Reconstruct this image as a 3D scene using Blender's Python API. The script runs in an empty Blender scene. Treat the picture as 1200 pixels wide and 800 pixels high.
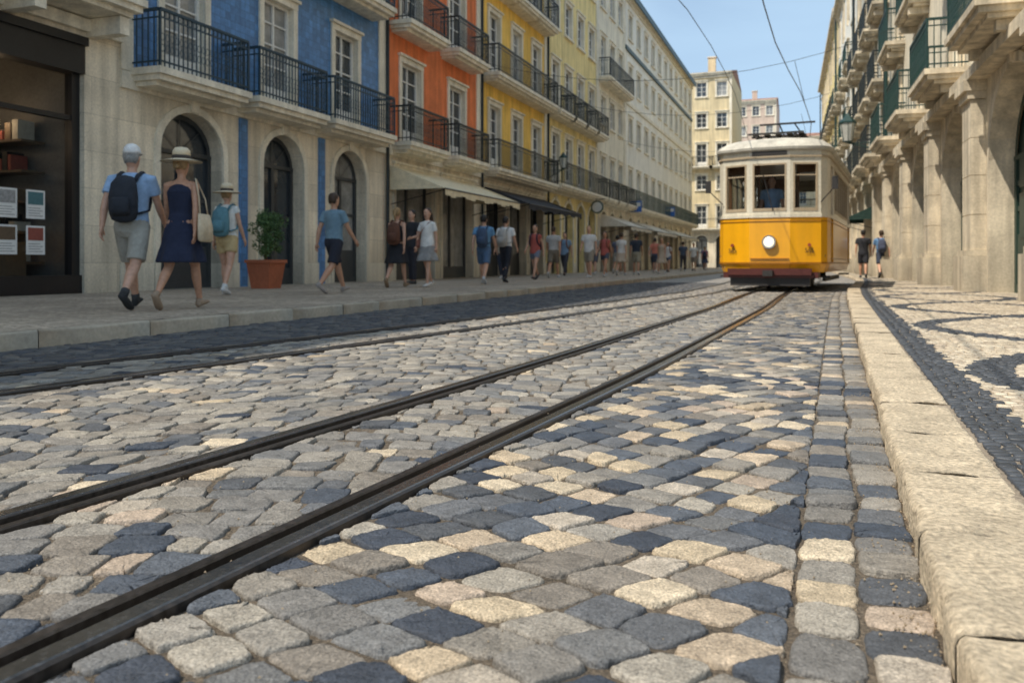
import bpy, math, random
import numpy as np
from mathutils import Vector, Matrix
random.seed(7); np.random.seed(7)
R=math.radians
sc=bpy.context.scene
COL=sc.collection

# ------------------------------------------------------------------ materials
def _n(nt,t,**k):
    n=nt.nodes.new(t)
    for a,b in k.items(): setattr(n,a,b)
    return n
def mat(name,c,rough=.7,metal=0.,var=.18,vs=1.5,fine=.12,fs=25.,bump=.15,bs=40.,spec=.5,brick=None,attr=None,
        streak=0.,emit=None,coat=0.,bd=.01,rvar=0.,bump2=None,grime=None):
    m=bpy.data.materials.new(name); m.use_nodes=True; nt=m.node_tree; L=nt.links.new
    b=nt.nodes['Principled BSDF']
    b.inputs['Roughness'].default_value=rough; b.inputs['Metallic'].default_value=metal
    b.inputs['Specular IOR Level'].default_value=spec
    if coat: b.inputs['Coat Weight'].default_value=coat; b.inputs['Coat Roughness'].default_value=.08
    tc=_n(nt,'ShaderNodeTexCoord')
    n1=_n(nt,'ShaderNodeTexNoise'); n1.inputs['Scale'].default_value=vs; n1.inputs['Detail'].default_value=6; n1.inputs['Roughness'].default_value=.6
    n2=_n(nt,'ShaderNodeTexNoise'); n2.inputs['Scale'].default_value=fs; n2.inputs['Detail'].default_value=4
    L(tc.outputs['Object'],n1.inputs['Vector']); L(tc.outputs['Object'],n2.inputs['Vector'])
    def rng(src,amt):
        r=_n(nt,'ShaderNodeMapRange'); r.inputs['From Min'].default_value=.3; r.inputs['From Max'].default_value=.7
        r.inputs['To Min'].default_value=1-amt; r.inputs['To Max'].default_value=1+amt
        L(src,r.inputs['Value']); return r.outputs['Result']
    mu=_n(nt,'ShaderNodeMath',operation='MULTIPLY'); L(rng(n1.outputs['Fac'],var),mu.inputs[0]); L(rng(n2.outputs['Fac'],fine),mu.inputs[1])
    fac=mu.outputs[0]
    if streak:
        mp=_n(nt,'ShaderNodeMapping'); mp.inputs['Scale'].default_value=(3,3,.25); L(tc.outputs['Object'],mp.inputs['Vector'])
        n3=_n(nt,'ShaderNodeTexNoise'); n3.inputs['Scale'].default_value=1.6; n3.inputs['Detail'].default_value=5; L(mp.outputs[0],n3.inputs['Vector'])
        m2=_n(nt,'ShaderNodeMath',operation='MULTIPLY'); L(fac,m2.inputs[0]); L(rng(n3.outputs['Fac'],streak),m2.inputs[1]); fac=m2.outputs[0]
    if grime:   # splash dirt low on the wall
        sx=_n(nt,'ShaderNodeSeparateXYZ'); L(tc.outputs['Object'],sx.inputs[0])
        ad=_n(nt,'ShaderNodeMath',operation='MULTIPLY_ADD'); L(n1.outputs['Fac'],ad.inputs[0]); ad.inputs[1].default_value=-1.2; L(sx.outputs['Z'],ad.inputs[2])
        r=_n(nt,'ShaderNodeMapRange'); r.inputs['From Min'].default_value=-.6; r.inputs['From Max'].default_value=.7; r.inputs['To Min'].default_value=1-grime; r.inputs['To Max'].default_value=1.
        L(ad.outputs[0],r.inputs['Value']); m2=_n(nt,'ShaderNodeMath',operation='MULTIPLY'); L(fac,m2.inputs[0]); L(r.outputs[0],m2.inputs[1]); fac=m2.outputs[0]
    if brick:
        bw,bh,dk=brick
        sx=_n(nt,'ShaderNodeSeparateXYZ'); L(tc.outputs['Object'],sx.inputs[0])
        cx=_n(nt,'ShaderNodeCombineXYZ'); L(sx.outputs['Y'],cx.inputs[0]); L(sx.outputs['Z'],cx.inputs[1])
        bt=_n(nt,'ShaderNodeTexBrick'); bt.inputs['Scale'].default_value=1; bt.inputs['Brick Width'].default_value=bw; bt.inputs['Row Height'].default_value=bh
        if bh<.2: bt.offset=0.
        c2=.86 if bh>.2 else .70
        bt.inputs['Mortar Size'].default_value=.006; bt.inputs['Color1'].default_value=(1.05,1.05,1.05,1); bt.inputs['Color2'].default_value=(c2,c2,c2,1); bt.inputs['Mortar'].default_value=(dk,dk,dk,1)
        L(cx.outputs[0],bt.inputs['Vector'])
        m3=_n(nt,'ShaderNodeMath',operation='MULTIPLY'); L(fac,m3.inputs[0]); L(bt.outputs['Color'],m3.inputs[1]); fac=m3.outputs[0]
    sc_=_n(nt,'ShaderNodeVectorMath',operation='SCALE'); L(fac,sc_.inputs['Scale'])
    if attr:
        at=_n(nt,'ShaderNodeAttribute'); at.attribute_name=attr; L(at.outputs['Color'],sc_.inputs[0])
    else: sc_.inputs[0].default_value=c[:3]
    L(sc_.outputs[0],b.inputs['Base Color'])
    if rvar:
        r=_n(nt,'ShaderNodeMapRange'); r.inputs['From Min'].default_value=.3; r.inputs['From Max'].default_value=.7
        r.inputs['To Min'].default_value=rough-rvar; r.inputs['To Max'].default_value=rough+rvar
        L(n2.outputs['Fac'],r.inputs['Value']); L(r.outputs[0],b.inputs['Roughness'])
    if bump:
        n4=_n(nt,'ShaderNodeTexNoise'); n4.inputs['Scale'].default_value=bs; n4.inputs['Detail'].default_value=8; n4.inputs['Roughness'].default_value=.62
        L(tc.outputs['Object'],n4.inputs['Vector'])
        bp=_n(nt,'ShaderNodeBump'); bp.inputs['Strength'].default_value=bump; bp.inputs['Distance'].default_value=bd
        L(n4.outputs['Fac'],bp.inputs['Height']); L(bp.outputs[0],b.inputs['Normal'])
        if bump2:
            n5=_n(nt,'ShaderNodeTexNoise'); n5.inputs['Scale'].default_value=bump2[0]; n5.inputs['Detail'].default_value=2; L(tc.outputs['Object'],n5.inputs['Vector'])
            b2=_n(nt,'ShaderNodeBump'); b2.inputs['Strength'].default_value=bump2[1]; b2.inputs['Distance'].default_value=bump2[2]
            L(n5.outputs['Fac'],b2.inputs['Height']); L(b2.outputs[0],bp.inputs['Normal'])
    if emit:
        b.inputs['Emission Color'].default_value=(*emit[0],1); b.inputs['Emission Strength'].default_value=emit[1]
    return m
def cobble_mat(name,ca,cb,joint,scale,bump=.6,rough=.6):
    m=bpy.data.materials.new(name); m.use_nodes=True; nt=m.node_tree; L=nt.links.new; b=nt.nodes['Principled BSDF']
    tc=_n(nt,'ShaderNodeTexCoord')
    v1=_n(nt,'ShaderNodeTexVoronoi',feature='F1'); v2=_n(nt,'ShaderNodeTexVoronoi',feature='DISTANCE_TO_EDGE')
    for v in (v1,v2):
        v.inputs['Scale'].default_value=scale; v.inputs['Randomness'].default_value=.45; L(tc.outputs['Object'],v.inputs['Vector'])
    sp=_n(nt,'ShaderNodeSeparateColor'); L(v1.outputs['Color'],sp.inputs[0])
    mx=_n(nt,'ShaderNodeMix',data_type='RGBA'); L(sp.outputs[0],mx.inputs['Factor']); mx.inputs['A'].default_value=(*ca,1); mx.inputs['B'].default_value=(*cb,1)
    n1=_n(nt,'ShaderNodeTexNoise'); n1.inputs['Scale'].default_value=.7; n1.inputs['Detail'].default_value=5; L(tc.outputs['Object'],n1.inputs['Vector'])
    r1=_n(nt,'ShaderNodeMapRange'); r1.inputs['From Min'].default_value=.3; r1.inputs['From Max'].default_value=.7; r1.inputs['To Min'].default_value=.75; r1.inputs['To Max'].default_value=1.2; L(n1.outputs['Fac'],r1.inputs['Value'])
    s=_n(nt,'ShaderNodeVectorMath',operation='SCALE'); L(mx.outputs['Result'],s.inputs[0]); L(r1.outputs[0],s.inputs['Scale'])
    r=_n(nt,'ShaderNodeMapRange'); r.inputs['From Min'].default_value=.02; r.inputs['From Max'].default_value=.1; L(v2.outputs['Distance'],r.inputs['Value'])
    m2=_n(nt,'ShaderNodeMix',data_type='RGBA'); L(r.outputs[0],m2.inputs['Factor']); m2.inputs['A'].default_value=(*joint,1); L(s.outputs[0],m2.inputs['B'])
    L(m2.outputs['Result'],b.inputs['Base Color']); b.inputs['Roughness'].default_value=rough
    bp=_n(nt,'ShaderNodeBump'); bp.inputs['Strength'].default_value=bump; bp.inputs['Distance'].default_value=.01; L(r.outputs[0],bp.inputs['Height']); L(bp.outputs[0],b.inputs['Normal'])
    return m
def see_glass(name,fac,tint=(.7,.75,.75)):
    m=bpy.data.materials.new(name); m.use_nodes=True; nt=m.node_tree; L=nt.links.new; b=nt.nodes['Principled BSDF']
    b.inputs['Base Color'].default_value=(.02,.025,.025,1); b.inputs['Roughness'].default_value=.04
    tr=_n(nt,'ShaderNodeBsdfTransparent'); tr.inputs[0].default_value=(*tint,1)
    mx=_n(nt,'ShaderNodeMixShader')
    fr=_n(nt,'ShaderNodeLayerWeight'); fr.inputs['Blend'].default_value=.35; ad=_n(nt,'ShaderNodeMath',operation='MULTIPLY_ADD'); ad.inputs[1].default_value=.45; ad.inputs[2].default_value=fac; ad.use_clamp=True
    L(fr.outputs['Facing'],ad.inputs[0]); L(ad.outputs[0],mx.inputs[0]); L(tr.outputs[0],mx.inputs[1]); L(b.outputs[0],mx.inputs[2])
    L(mx.outputs[0],nt.nodes['Material Output'].inputs['Surface']); return m

M={}
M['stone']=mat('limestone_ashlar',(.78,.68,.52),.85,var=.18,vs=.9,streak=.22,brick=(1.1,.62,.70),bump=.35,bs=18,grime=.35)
M['trim']=mat('limestone_trim',(.78,.71,.57),.8,var=.14,streak=.18,bump=.2,bs=30,grime=.3)
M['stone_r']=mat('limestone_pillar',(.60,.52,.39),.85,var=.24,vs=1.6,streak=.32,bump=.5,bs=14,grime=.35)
M['tile_blue']=mat('blue_tile',(.08,.235,.50),.3,var=.14,vs=2,brick=(.16,.16,.55),streak=.12,bump=.04,fine=.14,fs=12)
M['orange']=mat('terracotta_plaster',(.72,.20,.07),.9,var=.16,streak=.22,bump=.1)
M['yellow']=mat('yellow_plaster',(.86,.55,.12),.9,var=.12,streak=.2,bump=.1)
M['yellow2']=mat('pale_yellow_plaster',(.82,.66,.30),.9,var=.12,streak=.2,bump=.1)
M['cream']=mat('cream_plaster',(.78,.71,.56),.9,var=.1,streak=.2,bump=.1)
M['white']=mat('offwhite_plaster',(.83,.80,.71),.9,var=.08,streak=.18,bump=.1)
M['pink']=mat('pink_plaster',(.60,.47,.38),.9,var=.1,streak=.16,bump=.1)
M['greyw']=mat('grey_green_plaster',(.52,.51,.44),.9,var=.1,streak=.22,bump=.1)
M['ochre']=mat('ochre_plaster',(.68,.56,.35),.9,var=.1,streak=.2,bump=.1)
M['frame']=mat('white_window_frame',(.80,.78,.73),.5,var=.05,bump=0)
M['green']=mat('green_door_paint',(.018,.045,.035),.45,var=.15,bump=.03)
M['darkdoor']=mat('dark_door_paint',(.045,.05,.054),.4,var=.2,bump=.03)
M['iron']=mat('wrought_iron',(.02,.028,.03),.45,metal=.2,var=.1,bump=0)
M['iron_b']=mat('blue_iron',(.02,.05,.075),.45,metal=.2,var=.1,bump=0)
M['iron_g']=mat('green_iron',(.012,.045,.04),.45,metal=.1,var=.1,bump=0)
M['glass']=mat('window_glass',(.035,.042,.05),.06,var=.3,vs=.8,spec=.9,bump=.02,bs=3)
M['glass_c']=mat('curtained_window_glass',(.28,.28,.27),.12,var=.35,vs=2.5,spec=.9,bump=.02,bs=3)
M['roof']=mat('roof_tile',(.30,.15,.095),.85,var=.2,bump=.3)
M['blk']=mat('dark_metal',(.02,.02,.022),.4,metal=.3,var=.15,bump=0)
M['sglass']=see_glass('shop_glass',.06,(.85,.88,.88))
M['tglass']=see_glass('tram_glass',.05,(.8,.83,.83))

# ------------------------------------------------------------------ mesh builder
class MB:
    def __init__(s): s.v=[]; s.f=[]; s.m=[]
    def add(s,vs,fs,m=0):
        o=len(s.v); s.v.extend(vs); s.f.extend([tuple(i+o for i in f) for f in fs]); s.m.extend([m]*len(fs))
    def q(s,a,b,c,d,m=0): s.add([a,b,c,d],[(0,1,2,3)],m)
    def box(s,F,s0,s1,o0,o1,z0,z1,m=0):
        P=[F(a,b,c) for c in (z0,z1) for b in (o0,o1) for a in (s0,s1)]
        s.add(P,[(0,2,3,1),(4,5,7,6),(0,1,5,4),(2,6,7,3),(0,4,6,2),(1,3,7,5)],m)
    def build(s,name,mats,parent=None,smooth=False,col=None):
        me=bpy.data.meshes.new(name); me.from_pydata([tuple(map(float,p)) for p in s.v],[],s.f)
        for m in mats: me.materials.append(m)
        me.polygons.foreach_set('material_index',s.m)
        if smooth: me.polygons.foreach_set('use_smooth',[True]*len(s.f))
        ob=bpy.data.objects.new(name,me); COL.objects.link(ob)
        if parent: ob.parent=parent
        me.update(); return ob
    def tube(s,pts,rad,K=12,up=(1,0,0),m=0,cap=True):
        pts=[Vector(p) for p in pts]; up=Vector(up); vs=[]; n=len(pts)
        for i,p in enumerate(pts):
            t=(pts[min(i+1,n-1)]-pts[max(i-1,0)]).normalized()
            a=up-t*up.dot(t)
            if a.length<.05: a=Vector((0,1,0))-t*t.y
            a.normalize(); b=t.cross(a)
            ra,rb=rad[i] if isinstance(rad[i],(tuple,list)) else (rad[i],rad[i])
            for k in range(K):
                w=2*math.pi*k/K; vs.append(tuple(p+a*(ra*math.cos(w))+b*(rb*math.sin(w))))
        fs=[]
        for i in range(n-1):
            for k in range(K):
                k2=(k+1)%K; fs.append((i*K+k,i*K+k2,(i+1)*K+k2,(i+1)*K+k))
        if cap: fs.append(tuple(range(K-1,-1,-1))); fs.append(tuple((n-1)*K+k for k in range(K)))
        s.add(vs,fs,m)
def Frame(ox,oy,tx,ty,nx,ny,oz=0.):
    return lambda s,o,z:(ox+tx*s+nx*o,oy+ty*s+ny*o,oz+z)
W=lambda a,b,c:(a,b,c)
def empty(name,loc=(0,0,0),rz=0):
    e=bpy.data.objects.new(name,None); COL.objects.link(e); e.location=loc; e.rotation_euler=(0,0,rz); e.empty_display_size=.2; return e

# ------------------------------------------------------------------ facade parts
def arcpts(c,w,zt,rise,N=12):
    return [(c-w/2*math.cos(math.pi*i/N), zt-rise+rise*math.sin(math.pi*i/N)) for i in range(N+1)]
def wall_band(mb,F,s0,s1,z0,z1,ops,m=0,depth=.22,rm=None,o=0.):
    if rm is None: rm=m
    cur=s0
    for (c,w,zb,zt,rise) in sorted(ops):
        a,b=c-w/2,c+w/2
        mb.q(F(cur,o,z0),F(a,o,z0),F(a,o,z1),F(cur,o,z1),m)
        if zb>z0+.001: mb.q(F(a,o,z0),F(b,o,z0),F(b,o,zb),F(a,o,zb),m)
        zs=zt-rise if rise else zt
        for x in (a,b): mb.q(F(x,o,zb),F(x,o-depth,zb),F(x,o-depth,zs),F(x,o,zs),rm)
        mb.q(F(a,o,zb),F(b,o,zb),F(b,o-depth,zb),F(a,o-depth,zb),rm)
        if rise:
            P=arcpts(c,w,zt,rise)
            for (p,r) in zip(P[:-1],P[1:]):
                mb.q(F(p[0],o,p[1]),F(r[0],o,r[1]),F(r[0],o,z1),F(p[0],o,z1),m)
                mb.q(F(p[0],o,p[1]),F(r[0],o,r[1]),F(r[0],o-depth,r[1]),F(p[0],o-depth,p[1]),rm)
        else:
            if z1>zt+.001:
                mb.q(F(a,o,zt),F(b,o,zt),F(b,o,z1),F(a,o,z1),m)
            mb.q(F(a,o,zt),F(b,o,zt),F(b,o-depth,zt),F(a,o-depth,zt),rm)
        cur=b
    mb.q(F(cur,o,z0),F(s1,o,z0),F(s1,o,z1),F(cur,o,z1),m)
def surround(mb,F,c,w,zb,zt,rise,tw=.17,pr=.05,m=0,sill=False):
    a,b=c-w/2,c+w/2; zs=zt-rise if rise else zt
    mb.box(F,a-tw,a-.003,.0,pr,zb,zs,m); mb.box(F,b+.003,b+tw,.0,pr,zb,zs,m)
    if rise:
        P=arcpts(c,w,zt,rise); Q=arcpts(c,w+2*tw,zt+tw,rise+tw)
        for i in range(len(P)-1):
            mb.q(F(P[i][0],pr,P[i][1]),F(P[i+1][0],pr,P[i+1][1]),F(Q[i+1][0],pr,Q[i+1][1]),F(Q[i][0],pr,Q[i][1]),m)
            mb.q(F(Q[i][0],0,Q[i][1]),F(Q[i+1][0],0,Q[i+1][1]),F(Q[i+1][0],pr,Q[i+1][1]),F(Q[i][0],pr,Q[i][1]),m)
            mb.q(F(P[i][0],0,P[i][1]),F(P[i+1][0],0,P[i+1][1]),F(P[i+1][0],pr,P[i+1][1]),F(P[i][0],pr,P[i][1]),m)
        mb.box(F,c-.12,c+.12,0,pr+.04,zt+.01,zt+tw+.06,m)
    else:
        mb.box(F,a-tw,b+tw,0,pr+.01,zt+.003,zt+tw,m)
        mb.box(F,a-tw-.05,b+tw+.05,0,pr+.07,zt+tw+.003,zt+tw+.07,m)
    if sill: mb.box(F,a-tw-.04,b+tw+.04,0,pr+.06,zb-.1,zb-.003,m)
def window(mf,mg,F,c,w,zb,zt,rise=0,o=-.2,cols=2,rows=4,fw=.06,fm=0,gm=0,panel=0.,bar=.035):
    a,b=c-w/2,c+w/2; zs=zt-rise if rise else zt
    mg.q(F(a,o,zb),F(b,o,zb),F(b,o,zs),F(a,o,zs),gm)
    if rise:
        P=arcpts(c,w,zt,rise); mg.add([F(p[0],o,p[1]) for p in P],[tuple(range(len(P)))],gm)
        Q=arcpts(c,w-2*fw,zt-fw,rise-fw)
        for i in range(len(P)-1): mf.q(F(P[i][0],o+.05,P[i][1]),F(P[i+1][0],o+.05,P[i+1][1]),F(Q[i+1][0],o+.05,Q[i+1][1]),F(Q[i][0],o+.05,Q[i][1]),fm)
        mf.box(F,a,b,o+.005,o+.07,zs-.04,zs+.04,fm)
        for k in (1,2,3):
            w_=math.pi*k/4; x=c-(w/2-fw)*math.cos(w_); z=zs+(rise-fw)*math.sin(w_)
            d=.015; mf.q(F(c-d,o+.03,zs),F(c+d,o+.03,zs),F(x+d,o+.03,z),F(x-d,o+.03,z),fm)
    mf.box(F,a,a+fw,o+.004,o+.06,zb,zs,fm); mf.box(F,b-fw,b,o+.004,o+.06,zb,zs,fm)
    mf.box(F,a+fw,b-fw,o+.004,o+.058,zb,zb+fw+.03,fm)
    if not rise: mf.box(F,a+fw,b-fw,o+.004,o+.058,zs-fw,zs,fm)
    z0=zb+fw+.03+panel
    if panel: mf.box(F,a+fw,b-fw,o+.004,o+.045,zb+fw+.03,z0,fm)
    for i in range(1,cols):
        x=a+w*i/cols; tb=bar*1.6 if (cols%2==0 and i==cols//2) else bar
        mf.box(F,x-tb/2,x+tb/2,o+.004,o+.05,z0,zs-(0 if rise else fw),fm)
    for j in range(1,rows):
        z=z0+(zs-z0)*j/rows; mf.box(F,a+fw,b-fw,o+.004,o+.04,z-bar/2,z+bar/2,fm)
def balcony(mt,mi,F,s0,s1,z,d=.7,tm=0,im=0,orn=False,sp=.115,h=1.0):
    mt.box(F,s0,s1,0,d,z-.12,z,tm); mt.box(F,s0+.05,s1-.05,0,d-.06,z-.22,z-.122,tm); mt.box(F,s0+.12,s1-.12,0,d-.2,z-.30,z-.222,tm)
    e=d-.06; a,b=s0+.06,s1-.06
    for (zz,t) in ((z+h,.025),(z+.1,.014),(z+h-.14,.012)):
        mi.box(F,a,b,e-t,e+t,zz-t,zz+t,im)
        for x in (a,b): mi.box(F,x-t,x+t,0,e-t-.001,zz-t,zz+t,im)
    n=max(2,int((b-a)/sp)); r=.009
    for i in range(n+1):
        x=a+(b-a)*i/n; rr=.02 if i in (0,n) else r
        mi.box(F,x-rr,x+rr,e-rr,e+rr,z,z+h-.026,im)
        if orn and i<n:
            xc=x+(b-a)/n/2; 
            for zc,rad in ((z+.33,.045),(z+.52,.045),(z+h-.08,.04)):
                K=8
                for k in range(K):
                    t0,t1=2*math.pi*k/K,2*math.pi*(k+1)/K
                    mi.q(F(xc+rad*math.cos(t0),e+.006,zc+rad*1.6*math.sin(t0)),F(xc+rad*math.cos(t1),e+.006,zc+rad*1.6*math.sin(t1)),
                         F(xc+(rad-.014)*math.cos(t1),e+.006,zc+(rad*1.6-.014)*math.sin(t1)),F(xc+(rad-.014)*math.cos(t0),e+.006,zc+(rad*1.6-.014)*math.sin(t0)),im)
    n2=max(2,int(e/sp))
    for j in range(1,n2):
        y=e*j/n2
        for x in (a,b): mi.box(F,x-r,x+r,y-r,y+r,z,z+h-.026,im)
def shell(mw,mr,F,L,H,depth=11.,m=0,rm=0,roof=1.5):
    mw.q(F(0,0,0),F(0,-depth,0),F(0,-depth,H),F(0,0,H),m); mw.q(F(L,0,0),F(L,-depth,0),F(L,-depth,H),F(L,0,H),m)
    mw.q(F(0,-depth,0),F(L,-depth,0),F(L,-depth,H),F(0,-depth,H),m)
    e=.35
    A=[F(-0,e,H+.12),F(L,e,H+.12),F(L,-depth/2,H+roof),F(0,-depth/2,H+roof),F(0,-depth,H+.12),F(L,-depth,H+.12)]
    mr.add(A,[(0,1,2,3),(3,2,5,4),(0,3,4),(1,5,2),(0,4,5,1)],rm)
def building(name,F,L,lv,wall,bays,ground='arch',gw=1.4,gt=3.5,gstone=True,ww=1.1,balc={1:'each'},iron='iron',orn=False,
             gfill='darkdoor',fills=None,gops=None,trimm='trim',cols=2,sp=.115,gm='stone',depth=11.,pipes=(),bd=.7,cornices=(),winh=2.45,rows=4,chim=()):
    e=empty(name); L-=.012
    mw,mt,mf,mg,mi,mr=MB(),MB(),MB(),MB(),MB(),MB()
    g=gops if gops is not None else [(c,gw,.12,gt,gw*.42 if ground=='arch' else 0) for c in bays]
    wall_band(mw,F,0,L,0,lv[1],g,1 if gstone else 0,.35)
    for (c,w,zb,zt,rise) in g:
        surround(mt,F,c,w,zb,zt,rise,.14,.045)
        window(mf,mg,F,c,w,zb,zt,rise,o=-.33,cols=2,rows=1 if ground!='arch' else 2,fw=.1,fm=1,gm=random.choice([0,0,1]),panel=.7 if random.random()<.6 else .25,bar=.07)
    mt.box(F,0,L,0,.06,lv[1]-.32,lv[1]-.02,0)
    ed=[0.]+[x for (c,w,zb,zt,r) in sorted(g) for x in (c-w/2-.15,c+w/2+.15)]+[L]
    for a_,b_ in zip(ed[0::2],ed[1::2]):
        if b_-a_>.12: mt.box(F,a_+.01,b_-.01,.0,.035,.0,.62,0)
    nf=len(lv)-1
    for i in range(1,nf):
        z0,z1=lv[i],lv[i+1]; has=i in balc
        ops=[]
        for c in bays:
            zb=z0+(.06 if has else .85); zt=z0+(winh if has else winh-.05)
            zt=min(zt,z1-.35); ops.append((c,ww,zb,zt,0))
        wall_band(mw,F,0,L,z0,z1,ops,0,.2,2)
        for (c,w,zb,zt,rise) in ops:
            surround(mt,F,c,w,zb,zt,0,.16,.045,sill=not has)
            window(mf,mg,F,c,w,zb,zt,0,o=-.17,cols=cols,rows=rows if has else 3,gm=random.choice([0,0,1]),panel=.4 if has else 0)
        if has:
            k=balc[i]
            if k=='each': segs=[(c-ww/2-.72,c+ww/2+.72) for c in bays]
            elif k=='all': segs=[(.25,L-.25)]
            else: segs=k
            for (a,b) in segs: balcony(mt,mi,F,a,b,z0+.05,bd,0,0,orn,sp)
    for z in cornices: mt.box(F,0,L,0,.09,z-.12,z+.12,0)
    H=lv[-1]
    mt.box(F,0,L,0,.14,H-.45,H-.2,0); mt.box(F,0,L,0,.3,H-.197,H,0); mt.box(F,0,L,0,.4,H+.003,H+.09,0)
    mt.box(F,0,.28,0,.04,lv[1],H-.46,0); mt.box(F,L-.28,L,0,.04,lv[1],H-.46,0)
    shell(mw,mr,F,L,H,depth)
    for (s,o_) in chim: mw.box(F,s-.4,s+.4,-o_-.3,-o_+.3,H,H+2.3,0); mt.box(F,s-.47,s+.47,-o_-.37,-o_+.37,H+2.303,H+2.42,0)
    for s in pipes:
        P=[F(s,.09,z) for z in np.linspace(.2,H-.5,6)]; mi.tube(P,[.05]*6,8,up=(0,1,0))
    mw.build('walls',[M[wall],M[gm],M[trimm]],e); mt.build('stone_trim',[M[trimm]],e); mf.build('window_frames',[M['frame'],M[gfill]],e)
    mg.build('glass',[M['glass'],M['glass_c'],M[gfill]],e); mi.build('iron_railings',[M[iron]],e); mr.build('roof',[M['roof']],e)
    return e

UL=-11.4
def FL(v0): return Frame(UL,v0,0,1,1,0)
# --- shop building (leftmost)
def shop_building():
    v0,v1=-6.,11.6; L=v1-v0; F=FL(v0); e=empty('shop_building')
    mw,mt,mf,mg,mi,mr=MB(),MB(),MB(),MB(),MB(),MB()
    ops=[(3.2,3.6,.12,4.3,0),(7.6,3.6,.12,4.3,0),(14.0,5.7,.12,4.3,0)]
    wall_band(mw,F,0,L,0,4.7,ops,0,.4)
    for k,(c,w,zb,zt,r) in enumerate(ops):
        a,b=c-w/2,c+w/2
        for (p,q_) in ((a,a+.16),(b-.16,b),(c-.06,c+.06)): mf.box(F,p,q_,-.25,-.1,.12,zt,0)
        mf.box(F,a,b,-.28,.02,3.72,zt,0); mf.box(F,a,b,-.3,-.05,.12,.42,0); mf.box(F,a,b,-.24,-.12,2.95,3.03,0)
        mf.box(F,a-.02,b+.02,.02,.08,zt-.12,zt+.02,0)
        mg.q(F(a,-.18,.4),F(b,-.18,.4),F(b,-.18,3.8),F(a,-.18,3.8),0)
        D=-4.2
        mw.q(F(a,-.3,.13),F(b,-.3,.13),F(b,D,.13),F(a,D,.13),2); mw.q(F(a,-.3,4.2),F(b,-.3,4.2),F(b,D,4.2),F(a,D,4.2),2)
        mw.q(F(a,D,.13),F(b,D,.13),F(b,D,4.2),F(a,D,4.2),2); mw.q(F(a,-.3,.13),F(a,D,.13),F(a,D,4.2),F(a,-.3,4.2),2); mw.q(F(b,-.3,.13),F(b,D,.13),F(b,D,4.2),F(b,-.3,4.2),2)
        for j in range(5):
            z=.6+j*.5
            mf.box(F,a+.3,b-.55,D+.05,D+.45,z,z+.04,1)
            x=a+.4
            while x<b-.7:
                w_=random.uniform(.08,.25); h_=random.uniform(.12,.36); mf.box(F,x,x+w_,D+.1,D+.38,z+.045,z+h_,random.choice([2,3,4,1])); x+=w_+random.uniform(.03,.2)
        for j in range(5):
            z=.6+j*.5     # side shelving by the far jamb, seen obliquely through the window
            mf.box(F,b-.5,b-.05,-3.8,-.8,z,z+.04,1)
            y=-3.6
            while y<-1.1: 
                d_=random.uniform(.06,.16); mf.box(F,b-.42,b-.1,y,y+d_,z+.045,z+random.uniform(.14,.38),random.choice([2,3,3,4,1,0])); y+=d_+random.uniform(.02,.08)
        for j in range(4):
            x=a+.5+j*1.3
            if x>b-.8: break
            mf.box(F,x,x+.8,-1.4,-.7,.13,.95,1)
            for kk in range(4): 
                xx=x+.05+kk*.19; mf.box(F,xx,xx+.12,-1.3,-1.1,.955,.955+random.uniform(.1,.35),random.choice([2,3,4]))
        for j in range(int((w-.4)/0.5)):   # paper notices stuck on the glass
            x=a+.25+j*.5
            if abs(x+.17-c)<.25: continue
            for r_ in range(2):
                z_=.75+r_*.56
                mf.box(F,x,x+.34,-.177,-.172,z_,z_+.45,5)
                mf.box(F,x+.03,x+.31,-.1715,-.1695,z_+.22,z_+.42,random.choice([2,4,8,8,1])); 
                for q_ in range(4): mf.box(F,x+.04,x+.30-.05*(q_%2),-.1715,-.1695,z_+.04+q_*.04,z_+.052+q_*.04,8)
        for j in range(5):
            for dd in (-1.3,-2.3,-3.3):
                x=a+w*(j+.5)/5; mf.tube([F(x,dd,3.0),F(x,dd,2.95),F(x,dd,2.88)],[.03,.055,.06],12,m=6); mf.box(F,x-.005,x+.005,dd-.005,dd+.005,3.0,4.2,0)
    mt.box(F,0,L,0,.1,4.42,4.62,0)
    lv=[4.7,8.2,11.6,14.9,17.9]
    for i in range(4):
        o=[(c,1.15,lv[i]+.06,lv[i]+2.5,0) for c in (2,5,8,11,13.4,16)]
        wall_band(mw,F,0,L,lv[i],lv[i+1],o,1,.2,0)
        for (c,w,zb,zt,r) in o: surround(mt,F,c,w,zb,zt,0); window(mf,mg,F,c,w,zb,zt,0,o=-.17,gm=1,fm=7)
    balcony(mt,mi,F,.4,L-.35,4.95,.95)
    for c in np.arange(1,L,1.6): mt.box(F,c-.1,c+.1,0,.7,4.35,4.64,0)
    mt.box(F,0,L,0,.35,17.6,17.9,0); shell(mw,mr,F,L-.012,17.9)
    c1=mat('shop_wood',(.13,.085,.05),.6); c2=mat('shop_goods_red',(.28,.07,.05),.6); c3=mat('shop_goods_cream',(.5,.45,.36),.6); c4=mat('shop_goods_teal',(.07,.17,.19),.6)
    pap=mat('paper_poster',(.74,.73,.70),.8,var=.06,vs=3,fine=.04,bump=0); ink=mat('poster_print',(.32,.31,.30),.8,var=.3,vs=20,bump=0); bulb=mat('pendant_bulb',(.9,.7,.4),emit=((1,.70,.42),22.))
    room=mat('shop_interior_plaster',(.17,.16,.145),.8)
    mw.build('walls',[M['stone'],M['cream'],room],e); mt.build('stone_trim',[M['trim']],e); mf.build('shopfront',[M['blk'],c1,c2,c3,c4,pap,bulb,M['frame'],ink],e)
    mg.build('glass',[M['sglass'],M['glass']],e); mi.build('iron_railings',[M['iron']],e); mr.build('roof',[M['roof']],e)
shop_building()
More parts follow.
